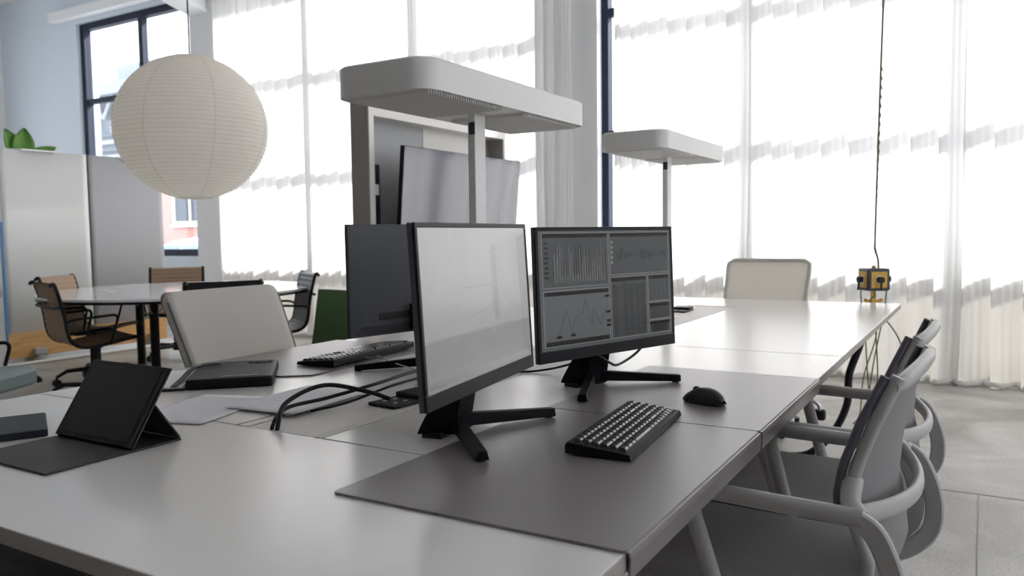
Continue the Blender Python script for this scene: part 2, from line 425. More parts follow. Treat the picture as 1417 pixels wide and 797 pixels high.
# ================================================================== OUTSIDE
GZ = -.35
o = struct(MB().b2((-60, YW + WT, GZ - .1), (30, 60, GZ)).build('ground', ASPH))
bb = thing('brick_building', 'pink-red brick building across the street', 'building', (-27, 20, GZ))
MB().b2((-1.0, 0, 0), (12.0, .6, 6.6)).build('brick_wall', BRICK, bb)
for k, cx in enumerate((1.10, 4.3, 7.5, 10.6)):
    q = MB(); 
    for s_, e_ in (((-1.0, 2.0), (1.0, 2.12)), ((-1.0, 4.3), (1.0, 4.42)), ((-1.0, 2.12), (-.88, 4.3)), ((.88, 2.12), (1.0, 4.3)), ((-.05, 2.12), (.05, 4.3)), ((-.88, 3.2), (.88, 3.28))):
        q.b2((cx + s_[0], -.08, s_[1]), (cx + e_[0], .1, e_[1]))
    wf = q.build('window', CREAM, bb)
    for a, b in ((-.88, -.05), (.05, .88)):
        for c, d in ((2.12, 3.2), (3.28, 4.3)):
            MB().b2((cx + a, -.02, c), (cx + b, 0.0, d)).build('pane', FARG, wf)
    MB().b2((cx - 1.1, -.12, 1.9), (cx + 1.1, .05, 2.0)).build('sill', CREAM, bb)
# grey industrial building with roof trusses farther away
ib = thing('industrial_building', 'grey industrial building with roof trusses seen above the partition', 'building', (-62, 40, GZ))
MB().b2((-26, 1, 0), (7, 12, 11.4)).build('facade', FARW, ib)
MB().b2((-26.5, .2, 13.3), (7.5, 12, 14.3)).build('roof', FARL, ib)
MB().b2((-1.2, 2, 14.3), (5.0, 6, 16.0)).build('roof_box', FARL, ib)
for i in range(6): MB().b2((-26, .6 + .05 * i, 6.9 + i * .62), (7, 1.0, 7.2 + i * .62)).build('cladding_band', FARL if i % 2 == 0 else FARG, ib)
for i in range(12):
    x = -25.5 + i * 2.7
    q = MB(); q.tube([(x, .6, 11.4), (x + 1.35, .6, 13.3), (x + 2.7, .6, 11.4)], .13, 4); q.build('truss', FARL, ib)
for i in range(9): MB().b2((-25 + i * 3.5, .75, 10.3), (-23.0 + i * 3.5, 1.02, 11.2)).build('window', FARL, ib)
# parked car
car = thing('car', 'pale grey-blue car parked outside the left window', 'car', (-11.4, 9.4, GZ))
prof = [(-2.15, .35), (-2.2, .75), (-2.05, .92), (-1.15, 1.0), (-.35, 1.44), (.25, 1.50), (1.0, 1.46), (1.75, 1.05), (2.1, .98), (2.2, .7), (2.15, .35)]
def carsec(prof, ys):
    mb = MB(); n = len(prof); V = []
    for y, k in ys: V += [(x * (1 - .04 * k), y, z - (.05 * k if z > 1.1 else 0)) for x, z in prof]
    F = [(i * n + j, i * n + j + 1, (i + 1) * n + j + 1, (i + 1) * n + j) for i in range(len(ys) - 1) for j in range(n - 1)]
    F += [tuple(range(n)), tuple(range((len(ys) - 1) * n + n - 1, (len(ys) - 1) * n - 1, -1))]
    return mb.add(V, F, False)
carsec(prof, [(-.88, 1), (-.74, .2), (0, 0), (.74, .2), (.88, 1)]).build('car_body', CARB, car)
gq = MB()
for s in (-1, 1): gq.add([(-.98, s * .895, 1.0), (.05, s * .895, 1.0), (.05, s * .885, 1.37), (-.34, s * .885, 1.36)], [(0, 1, 2, 3)]); gq.add([(.12, s * .895, 1.0), (1.4, s * .895, 1.0), (.95, s * .885, 1.36), (.12, s * .885, 1.37)], [(0, 1, 2, 3)])
gq.build('side_glass', CARGL, car)
for x in (-1.35, 1.35):
    for s in (-1, 1):
        wl = MB().lathe([(0, -.1), (.3, -.1), (.32, -.06), (.32, .06), (.3, .1), (0, .1)], (x, s * .82, .32), 20, 'y').build('wheel', TYRE, car)

# ================================================================== LONG DESK
TZ = .735; TT = .026
XL, XR = -2.12, -.375
TXL, TXR = -1.372, -1.125       # trough edges
G = .0015
YE0, YM0, YM1, YM2, YE1 = .574, 1.150, 2.684, 4.216, 4.72
def worktop(name, a, b, parent, bev=.0025):
    return shade_edges(MB().b2((a[0] + G, a[1] + G, TZ - TT), (b[0] - G, b[1] - G, TZ), bev).build(name, LAM, parent))
def shade_edges(o):
    o.data.materials.append(LAMSHADE)
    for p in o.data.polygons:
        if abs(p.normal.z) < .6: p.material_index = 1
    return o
def desk_legs(parent, pts):
    for x, y in pts:
        q = MB().b2((x - .03, y - .02, 0), (x + .03, y + .02, TZ - TT - .04), .004).build('leg', LAMPW, parent)
near_d = thing('end_desk', 'pale laminate end desk nearest the camera, across the long desk', 'desk')
worktop('tabletop', (XL, YE0), (XR, YM0), near_d)
MB().b2((XL + .1, YE0 + .1, TZ - TT - .04), (XR - .25, YE0 + .14, TZ - TT)).b2((XL + .1, YM0 - .14, TZ - TT - .04), (XR - .25, YM0 - .10, TZ - TT)).build('frame_rail', LAMPW, near_d)
desk_legs(near_d, [(XL + .45, YE0 + .12), (XR - .28, YE0 + .12), (XL + .45, YM0 - .12), (XR - .28, YM0 - .12)])
def module(y0, y1, label, far):
    d = thing('bench_desk', label, 'desk')
    worktop('tabletop', (TXR, y0), (XR, y1), d); worktop('tabletop', (XL, y0), (TXL, y1), d)
    # trough: tray below, edge strip and centre lid
    t = MB().b2((TXL, y0 + G, TZ - .07), (TXR, y1 - G, TZ - .06)).b2((TXL, y0 + G, TZ - .06), (TXL + .006, y1 - G, TZ - .012)).b2((TXR - .006, y0 + G, TZ - .06), (TXR, y1 - G, TZ - .012))
    t.build('cable_trough', GREYPL, d)
    ym = y0 + (y1 - y0) * .5
    a = MB().b2((TXL + .035, y0 + .004, TZ - .010), (TXR - .024, y1 - .004, TZ - .002), .0015).build('trough_lid', TROUGH, d)
    MB().b2((TXR - .020, y0 + .004, TZ - .012), (TXR - .003, y1 - .004, TZ - .001), .001).build('trough_strip', TROUGH, d)
    MB().b2((TXL + .003, y0 + .004, TZ - .012), (TXL + .031, y1 - .004, TZ - .001), .001).build('trough_strip', TROUGH, d)
    for x in (XL + .55, TXL - .04, TXR + .04, XR - .62):
        MB().b2((x - .02, y0 + .05, TZ - TT - .045), (x + .02, y1 - .05, TZ - TT)).build('frame_rail', LAMPW, d)
    desk_legs(d, [(XL + .55, y0 + .35), (XR - .62, y0 + .35), (XL + .55, y1 - .35), (XR - .62, y1 - .35)])
    MB().b2((XL + .52, y0 + .34, TZ - TT - .085), (XR - .59, y0 + .36, TZ - TT - .045)).b2((XL + .52, y1 - .36, TZ - TT - .085), (XR - .59, y1 - .34, TZ - TT - .045)).build('cross_rail', LAMPW, d)
    return d
module(YM0, YM1, 'pale laminate double bench desk carrying the three monitors', False)
module(YM1, YM2, 'pale laminate double bench desk under the smaller far lamp', True)
far_d = thing('end_desk', 'pale laminate end desk in front of the far taupe chair', 'desk')
worktop('tabletop', (XL, YM2), (XR, YE1), far_d)
MB().b2((XL + .1, YE1 - .14, TZ - TT - .04), (XR - .25, YE1 - .10, TZ - TT)).build('frame_rail', LAMPW, far_d)
desk_legs(far_d, [(XL + .15, YE1 - .12), (XR - .62, YE1 - .12), (XL + .15, YM2 + .1), (XR - .62, YM2 + .1)])

# ------------------------------------------------------------------ leather desk pads
PZ = TZ + .0045
def desk_pad(x0, x1, y0, y1, label, side, clip=0.0):
    """side +1: lip folded over the right table edge, -1 over the left edge, local origin at pad centre"""
    cx, cy = (x0 + x1) / 2, (y0 + y1) / 2
    r = thing('desk_pad', label, 'desk pad', (cx, cy, TZ), 0, 'leather desk pads')
    w_, h_ = x1 - x0, y1 - y0
    if clip: out = [(-w_ / 2, -h_ / 2), (w_ / 2 - clip, -h_ / 2), (w_ / 2, -h_ / 2 + clip * .8), (w_ / 2, h_ / 2), (-w_ / 2, h_ / 2)]
    else: out = rrect(w_, h_, .006, 3)
    MB().prism(out, .0005, .0045).build('pad_sheet', PAD, r)
    e = side * w_ / 2
    pts = [(e - side * .004, .0025), (e + side * .0045, .0015), (e + side * .006, -.006), (e + side * .0045, -.033)]
    pts = [(a, b) for a, b in pts]
    q = MB(); V = []
    for yy in (-h_ / 2 + .003, h_ / 2 - .003):
        for (a, b) in pts: V.append((a, yy, b))
        for (a, b) in reversed(pts): V.append((a - side * .0028, yy, b - (.0022 if b > 0 else 0)))
    n = 8
    q.add(V, [tuple(range(n)), tuple(range(2 * n - 1, n - 1, -1))] + [(i, (i + 1) % n, (i + 1) % n + n, i + n) for i in range(n)])
    q.build('pad_lip', PAD, r)
    return r
desk_pad(-.862, XR, .903, 1.583, 'taupe leather desk pad under the wireless keyboard, nearest on the right', 1)
desk_pad(-.85, XR, 1.588, 2.232, 'taupe leather desk pad under the mouse, next to the first pad', 1)
desk_pad(XL, -1.652, 1.603, 2.27, 'taupe leather desk pad under the full-size keyboard on the left', -1, .07)

# ------------------------------------------------------------------ monitors
SCREENCOL = {}
def scr(v, tint=(1, 1, 1), gloss=.45, coat=0.0):
    k = 'screen_grey_%d_%d_%d' % (int(v * 1000), int(tint[0] * 100), int(gloss * 100))
    return M(k, (.008, .008, .009), .26, spec=gloss, coat=coat, emit=tuple(v * c for c in tint), emits=1.0)
def monitor(loc, yaw, tilt, zb, label, content, back=False):
    """local: x right across the screen, -y towards the viewer, origin on the desk under the panel centre"""
    r = thing('monitor', label, 'monitor', loc, yaw, 'desktop monitors on tripod feet')
    W, H = .51, .322
    Rt = Matrix.Rotation(-tilt, 3, 'X'); base = Vector((0, 0, zb))
    T = lambda p: Rt @ Vector(p) + base
    bez = .009; chin = .028
    def bxl(mb, a, b):
        q = MB().b2(a, b, .0015); return mb.add([T(p) for p in q.v], q.f)
    # shell
    sh = MB(); bxl(sh, (-W / 2, .002, 0), (W / 2, .012, H))
    q = MB(); q.add([(-W / 2 + .004, .012, .004), (W / 2 - .004, .012, .004), (W / 2 - .004, .012, H - .004), (-W / 2 + .004, .012, H - .004),
                    (-W * .44, .020, .03), (W * .44, .020, .03), (W * .44, .020, H * .90), (-W * .44, .020, H * .90)],
                   [(0, 1, 5, 4), (1, 2, 6, 5), (2, 3, 7, 6), (3, 0, 4, 7), (4, 5, 6, 7)])
    sh.add([T(p) for p in q.v], q.f); shell = sh.build('back_shell', BLKBACK, r)
    bz = MB(); bxl(bz, (-W / 2, -.004, 0), (W / 2, .002, chin)); bxl(bz, (-W / 2, -.004, H - bez), (W / 2, .002, H))
    bxl(bz, (-W / 2, -.004, chin), (-W / 2 + bez, .002, H - bez)); bxl(bz, (W / 2 - bez, -.004, chin), (W / 2, .002, H - bez))
    bz.build('bezel', BLACK, r)
    # display and its picture
    sw, s_h = W - 2 * bez, H - bez - chin
    P = lambda u, v, k=0: T((-W / 2 + bez + u * sw, -.0025 - k * .00012, chin + v * s_h))
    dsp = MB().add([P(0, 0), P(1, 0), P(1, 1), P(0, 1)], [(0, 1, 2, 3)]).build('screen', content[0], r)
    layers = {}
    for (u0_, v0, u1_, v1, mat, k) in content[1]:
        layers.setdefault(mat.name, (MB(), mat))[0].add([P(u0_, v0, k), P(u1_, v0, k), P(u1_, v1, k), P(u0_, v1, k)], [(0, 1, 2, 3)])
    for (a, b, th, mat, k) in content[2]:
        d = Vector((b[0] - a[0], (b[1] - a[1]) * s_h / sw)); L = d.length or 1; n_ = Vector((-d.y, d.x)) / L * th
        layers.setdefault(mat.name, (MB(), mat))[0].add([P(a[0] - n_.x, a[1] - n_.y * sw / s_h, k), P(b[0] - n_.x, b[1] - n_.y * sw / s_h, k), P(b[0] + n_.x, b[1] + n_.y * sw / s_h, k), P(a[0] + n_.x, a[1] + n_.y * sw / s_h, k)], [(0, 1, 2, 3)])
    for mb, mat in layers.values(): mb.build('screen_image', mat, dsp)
    # back details
    q = MB(); bxl(q, (.04, .0185, .045), (.16, .0215, .066)); q.build('port_recess', BLACKM, shell)
    q = MB()
    for xx, zz in ((-.05, .245), (.025, .245), (-.05, .17), (.025, .17)): q.tube([T((xx, .0185, zz)), T((xx, .0215, zz))], .005, 8)
    q.build('mount_hole', BLACKM, shell)
    q = MB(); bxl(q, (-.045, .018, .01), (.045, .042, .085)); q.build('neck_mount', BLACK, r)
    # leaning neck on a V foot
    nb = MB()
    V = []
    for (yy, zz, hw) in ((.125, .004, .062), (.050, .004, .036), (.050, .03, .036), (.032, zb + .03, .034), (.058, zb + .05, .034), (.118, .02, .060)):
        V += [(-hw, yy, zz), (hw, yy, zz)]
    nb.add(V, [(0, 2, 4, 6, 8, 10), (11, 9, 7, 5, 3, 1), (0, 1, 3, 2), (2, 3, 5, 4), (4, 5, 7, 6), (6, 7, 9, 8), (8, 9, 11, 10), (10, 11, 1, 0)])
    nb.build('neck', LEGM, r)
    for s in (-1, 1):
        A, B = Vector((s * .012, .062, 0)), Vector((s * .185, -.072, 0)); d = (B - A).normalized(); n_ = Vector((-d.y, d.x, 0)) * .0125
        V = [A - n_ + Vector((0, 0, .010)), A + n_ + Vector((0, 0, .010)), A + n_ * .7 + Vector((0, 0, .036)), A - n_ * .7 + Vector((0, 0, .036)),
             B - n_ + Vector((0, 0, .003)), B + n_ + Vector((0, 0, .003)), B + n_ * .7 + Vector((0, 0, .019)), B - n_ * .7 + Vector((0, 0, .019))]
        MB().add(V, [(3, 2, 1, 0), (4, 5, 6, 7), (0, 1, 5, 4), (1, 2, 6, 5), (2, 3, 7, 6), (3, 0, 4, 7)]).build('leg', LEGM, r)
        MB().cyl((B - d * .012).to_tuple(), (B - d * .012 + Vector((0, 0, .006))).to_tuple(), .009, 10).build('foot', BLACKM, r)
    MB().b2((-.055, .075, -loc[2] + TZ), (.055, .118, .006)).build('foot', BLACKM, r)
    return r
def ui_dashboard():
    bgm = scr(.018, (.92, 1, 1.04)); pan = scr(.014, (.94, 1, 1.03)); lin = scr(.048); dk = scr(.001); md = scr(.004); lt = scr(.050); wht = scr(.023, (.95, 1, 1.02))
    R = []; L = []; rn = random.Random(5)
    def panel(a, b, c, d, m):
        R.append((a, b, c, d, lin, 1)); R.append((a + .004, b + .006, c - .004, d - .006, m, 2)); R.append((a + .008, d - .045, c - .008, d - .012, dk, 3))
    panel(.02, .52, .49, .985, pan); panel(.02, .03, .49, .50, wht); panel(.50, .60, .985, .985, pan); panel(.50, .03, .79, .585, pan)
    panel(.80, .33, .985, .585, pan); panel(.80, .16, .985, .325, pan); panel(.80, .03, .985, .155, pan)
    for i in range(64):      # bar chart
        x = .095 + i * .0059; h = .05 + rn.random() ** 1.7 * .30
        L.append(((x, .565), (x, .565 + h), .0011, (lt if i % 3 else dk), 4))
    for i in range(8): R.append((.035, .60 + i * .041, .062, .618 + i * .041, dk, 4))
    y = .77
    for i in range(70):      # noise chart
        x = .55 + i * .0059; y2 = .775 + rn.uniform(-.07, .07) * (.5 + .5 * math.sin(i * .2)); L.append(((x, y), (x + .0059, y2), .0009, dk, 4)); y = y2
    for i in range(5): R.append((.51, .70 + i * .045, .525, .725 + i * .045, lt, 4))
    pts = [(.03, .08), (.06, .12), (.09, .09), (.12, .20), (.15, .33), (.17, .25), (.19, .12), (.21, .24), (.24, .27), (.27, .29), (.285, .42), (.30, .34), (.32, .25), (.335, .18), (.345, .31), (.36, .29), (.375, .24), (.40, .17), (.42, .26), (.45, .33)]
    pts = [(.02 + p * 1.0, q) for p, q in pts]
    for a, b in zip(pts, pts[1:]): L.append((a, b, .0010, md, 4))
    for i in range(4): L.append(((.04, .13 + i * .09), (.47, .13 + i * .09), .0005, pan, 3))
    for x, y_ in ((.105, .095), (.20, .10), (.455, .41), (.46, .27), (.463, .19), (.463, .15)): R.append((x, y_, x + .032, y_ + .022, dk, 5))
    R.append((.03, .035, .485, .075, md, 4))
    for i in range(11): R.append((.045 + i * .040, .045, .065 + i * .040, .062, dk, 5))
    for i in range(24):      # table rows
        yy = .05 + i * .0195; R.append((.508, yy, .782, yy + .0035, md, 4))
        for c in (.52, .60, .65, .70, .745): R.append((c, yy + .006, c + .018 + rn.random() * .02, yy + .0125, md, 5))
    for i in range(8): R.append((.81, .18 + i * .0145, .975, .185 + i * .0145, dk, 4))
    for i in range(5): R.append((.81, .36 + i * .035, .975, .362 + i * .035, md, 4))
    for i in range(5): L.append(((.82 + i * .035, .36), (.82 + i * .035, .53), .0006, md, 4))
    R.append((.82, .045, .96, .105, md, 4))
    return (bgm, R, L)
def ui_pale_sheen():
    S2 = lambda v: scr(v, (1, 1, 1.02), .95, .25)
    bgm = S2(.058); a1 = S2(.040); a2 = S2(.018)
    R = [(0, 0, 1, .30, S2(.042), 0), (.02, .02, .98, .06, a1, 1), (.62, .35, .66, .88, a1, 1), (.33, .60, .62, .61, a1, 1), (.02, .30, .80, .312, a1, 1)]; L = []  # lower band glows less, painting the reflection's fade down the screen
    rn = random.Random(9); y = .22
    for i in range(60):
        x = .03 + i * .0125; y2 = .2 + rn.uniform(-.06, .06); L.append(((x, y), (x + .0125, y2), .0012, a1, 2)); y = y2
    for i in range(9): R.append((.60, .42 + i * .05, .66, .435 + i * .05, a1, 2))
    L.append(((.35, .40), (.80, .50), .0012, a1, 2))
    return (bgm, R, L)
OFF = (SCR_OFF, [], [])
# yaw turns local -y (viewer side) to the facing direction
def face(dx, dy): return math.atan2(dx, -dy)
m1 = monitor((-.840, 1.318, PZ), face(.989, .146), .0544, .8346 - PZ, 'monitor with pale grey reflecting screen, nearest of the three', ui_pale_sheen())
m2 = monitor((-.811, 1.868, PZ), face(.949, -.315), .040, .8277 - PZ, 'monitor showing charts and tables beside the mouse', ui_dashboard())
m3 = monitor((-1.488, 1.945, TZ), face(-.977, .21), -.01, .845 - TZ, 'monitor turned away with dark back, behind the nearest one', OFF)

# ------------------------------------------------------------------ keyboards and mouse
def keyboard(loc, rz, L, Wd, label, rows, wave, group):
    """local x along the length, -y towards the typist"""
    r = thing('keyboard', label, 'keyboard', loc, rz, group)
    q = MB(); sec = [(-Wd / 2, .002), (-Wd / 2 + .003, .012), (Wd / 2 - .004, .024), (Wd / 2, .018), (Wd / 2, .004)]
    n = len(sec); V = [(x, a, b) for x in (-L / 2, L / 2) for a, b in sec]
    q.add(V, [tuple(range(n)), tuple(range(2 * n - 1, n - 1, -1))] + [(i, (i + 1) % n, (i + 1) % n + n, i + n) for i in range(n)])
    q.build('case', KEYG, r)
    zt = lambda y: .012 + (y + Wd / 2) / Wd * .012
    protos = {}
    nr = len(rows); pitch = (Wd - .022) / nr
    for ri, row in enumerate(rows):
        yc = -Wd / 2 + .011 + pitch * (ri + .5); tot = sum(a for a, k in row); u = (L - .024) / tot; x = -L / 2 + .012
        for wk, on in row:
            if on:
                kw = round(wk * u, 4)
                if kw not in protos:
                    a, b = kw / 2 - .0009, pitch / 2 - .0009; c, d = max(a - .0022, .001), b - .0028; h = .0062
                    V = [(-a, -b, 0), (a, -b, 0), (a, b, 0), (-a, b, 0), (-c, -b + .0012, h * .62), (c, -b + .0012, h * .62), (c, -b + .0046, h), (-c, -b + .0046, h), (c, d, h), (-c, d, h)]
                    protos[kw] = MB().add(V, [(0, 1, 5, 4), (1, 2, 8, 6, 5), (2, 3, 9, 8), (3, 0, 4, 7, 9), (4, 5, 6, 7), (7, 6, 8, 9)]).build('key', KEYM, r); k_ = protos[kw]
                else:
                    k_ = protos[kw].copy(); COL.objects.link(k_); k_.parent = r
                k_.location = (x + wk * u / 2, yc, zt(yc)); k_.rotation_euler = (math.atan(.012 / Wd), 0, 0)
            x += wk * u
    MB().b2((-L / 2 + .03, Wd / 2 - .02, 0), (-L / 2 + .06, Wd / 2 - .008, .005)).b2((L / 2 - .06, Wd / 2 - .02, 0), (L / 2 - .03, Wd / 2 - .008, .005)).b2((-L / 2 + .02, -Wd / 2 + .006, 0), (L / 2 - .02, -Wd / 2 + .012, .003)).build('foot', BLACKM, r)
    return r
K = lambda *a: [(x, True) for x in a]
comp = [K(1.2, 1.2, 1.2, 5.6, 1.2, 1.2, 1.2, 1, 1, 1) + K(1, 1, 1),
        K(2.1, *[1] * 10, 2.2, 1) + K(1, 1, 1), K(1.7, *[1] * 11, 2.1) + K(1, 1, 1), K(1.5, *[1] * 12, 1.5) + K(1, 1, 1),
        K(*[1] * 13, 2) + K(1, 1, 1), K(*[1] * 18)]
full = [K(1.25, 1.25, 1.25, 6.25, 1.25, 1.25, 1.25, 1.25) + [(.25, False)] + K(1, 1, 1) + [(.25, False)] + K(2, 1, 1),
        K(2.25, *[1] * 10, 2.75) + [(1.25, False)] + K(1) + [(1.25, False)] + K(1, 1, 1, 1),
        K(1.75, *[1] * 11, 2.25) + [(3.5, False)] + K(1, 1, 1, 1), K(1.5, *[1] * 12, 1.5) + [(.25, False)] + K(1, 1, 1) + [(.25, False)] + K(1, 1, 1, 1),
        K(*[1] * 13, 2) + [(.25, False)] + K(1, 1, 1) + [(.25, False)] + K(1, 1, 1, 1),
        K(1) + [(1, False)] + K(1, 1, 1, 1) + [(.5, False)] + K(1, 1, 1, 1) + [(.5, False)] + K(1, 1, 1, 1) + [(.25, False)] + K(1, 1, 1) + [(.25, False)] + K(1, 1, 1, 1)]
kd = Vector((-.037, .374, 0)).normalized()
keyboard((-.594, 1.447, PZ), math.atan2(kd.y, kd.x), .378, .122, 'black compact keyboard on the near right desk pad, keys catching light', comp, 0, 'black keyboards')
# typist of the left keyboard sits at -X: its length runs towards -Y
kb2 = Vector((.045, -.47, 0)).normalized()
keyboard((-1.765, 1.99, PZ), math.atan2(kb2.y, kb2.x), .45, .142, 'black full-size keyboard on the left desk pad, below the dark monitor back', full, 0, 'black keyboards')

mo = thing('mouse', 'black computer mouse on the second taupe pad', 'mouse', (-.549, 1.792, PZ), math.radians(158))
def mousef(u, v):
    t = u; a = v * PI
    L = .112; x = -L / 2 + L * t
    wd = .030 * (math.sin(PI * min(max(t, .02), .98)) ** .42) * (1 - .10 * math.sin(PI * t))
    h = .036 * (math.sin(PI * (t ** .8 * .93 + .05)) ** .62)
    return (x, wd * math.cos(a), .002 + h * math.sin(a) ** .8)
MB().sheet(mousef, 22, 16).prism([(-.053 + .106 * t, s) for t, s in ((.05, -.014), (.3, -.026), (.7, -.026), (.97, -.012), (.97, .012), (.7, .026), (.3, .026), (.05, .014))], 0, .004).build('mouse_body', M('mouse_black', (.014, .016, .02), .28), mo)
MB().lathe([(0, -.0035), (.0085, -.0035), (.0095, 0), (.0085, .0035), (0, .0035)], (.022, 0, .0268), 16, 'y').build('scroll_wheel', BLACKM, mo)
MB().tube([(.052, 0, .010), (.04, 0, .022), (.012, 0, .0375)], (.0006, .0006), 4).build('button_seam', M('seam_grey', (.2, .2, .22), .3), mo)

# ------------------------------------------------------------------ table lamps (T shaped)
def desk_lamp(cy, label):
    r = thing('desk_lamp', label, 'lamp', (-1.255, cy, TZ - .001), 0, 'white T-shaped desk lamps')
    zb = 1.475 - TZ
    MB().b2((-.012, -.028, .001), (.012, .028, zb), .002).build('pole', LAMPW, r)
    MB().b2((-.035, -.055, .0005), (.035, .055, .006), .002).build('base_plate', LAMPW, r)
    MB().b2((-.0075, -.0292, zb - .058), (.0125, -.0275, zb - .024)).build('switch', LAMPD, r)
    # canopy: rounded tray, recessed perforated underside
    W_, L_ = .292, .868; out = rrect(W_, L_, .055, 7); inn = rrect(W_ - .012, L_ - .012, .05, 7); n = len(out); top = rrect(W_ - .012, L_ - .012, .05, 7)
    V = [(x, y, zb) for x, y in out] + [(x, y, zb + .070) for x, y in out] + [(x, y, zb + .075) for x, y in top] + [(x, y, zb) for x, y in inn] + [(x, y, zb + .004) for x, y in inn]
    q = MB()
    q.add(V, [(i, (i + 1) % n, n + (i + 1) % n, n + i) for i in range(n)], True)
    q.add(V, [(n + i, n + (i + 1) % n, 2 * n + (i + 1) % n, 2 * n + i) for i in range(n)], True)
    q.add(V, [tuple(range(2 * n, 3 * n))]); q.add(V, [(i, (i + 1) % n, 3 * n + (i + 1) % n, 3 * n + i) for i in range(n)])
    q.add(V, [(3 * n + i, 3 * n + (i + 1) % n, 4 * n + (i + 1) % n, 4 * n + i) for i in range(n)])
    q.build('lamp_head', LAMPW, r)
    MB().prism(inn, zb + .003, zb + .004).build('diffuser', DIFF, r)
    # rows of small louvre ribs under the light openings, either side of the pole
    for s in (-1, 1):
        q = MB()
        for k in range(34):
            yy = s * (.06 + .0105 * k)
            if abs(yy) > L_ / 2 - .03: continue
            q.b2((-.125, yy - .0022, zb - .006), (.125, yy + .0022, zb + .003))
        g = q.build('louvre', LAMPW, r); g['kind'] = 'stuff'
    return r
desk_lamp(1.935, 'large white T-shaped desk lamp nearer the camera, above the monitors')
desk_lamp(3.525, 'white T-shaped desk lamp farther away, in front of the right curtain')

# ================================================================== CHAIRS
def star_base(r, n, rad, hub_z, mat, casters=True, a0=0.0, top=.40):
    MB().cyl((0, 0, hub_z - .03), (0, 0, top), .026, 16).build('column', mat, r)
    MB().cyl((0, 0, hub_z - .04), (0, 0, hub_z + .03), .04, 16).build('hub', mat, r)
    for k in range(n):
        a = a0 + 2 * PI * k / n; d = Vector((math.cos(a), math.sin(a), 0)); tipz = .075 if casters else .03
        leg = MB().tube([d * .03 + Vector((0, 0, hub_z)), d * (rad * .75) + Vector((0, 0, (hub_z + tipz) / 2 + .02)), d * rad + Vector((0, 0, tipz))], [(.022, .020), (.018, .016), (.014, .012)], 8).build('leg', mat, r)
        if casters:
            q = MB(); t = Vector((-d.y, d.x, 0)); c = d * rad
            ax = t * .012
            for s in (-1, 1):
                q.tube([c + t * (s * .006) + Vector((0, 0, .03)), c + t * (s * .022) + Vector((0, 0, .03))], .03, 14)
            q.cyl((c + Vector((0, 0, .03))).to_tuple(), (c + Vector((0, 0, .078))).to_tuple(), .009, 8)
            q.build('caster', BLACKM, leg)
        else:
            q = MB().cyl((d * rad).to_tuple(), (d * rad + Vector((0, 0, .032))).to_tuple(), .014, 10).build('glide', BLACKM, leg)

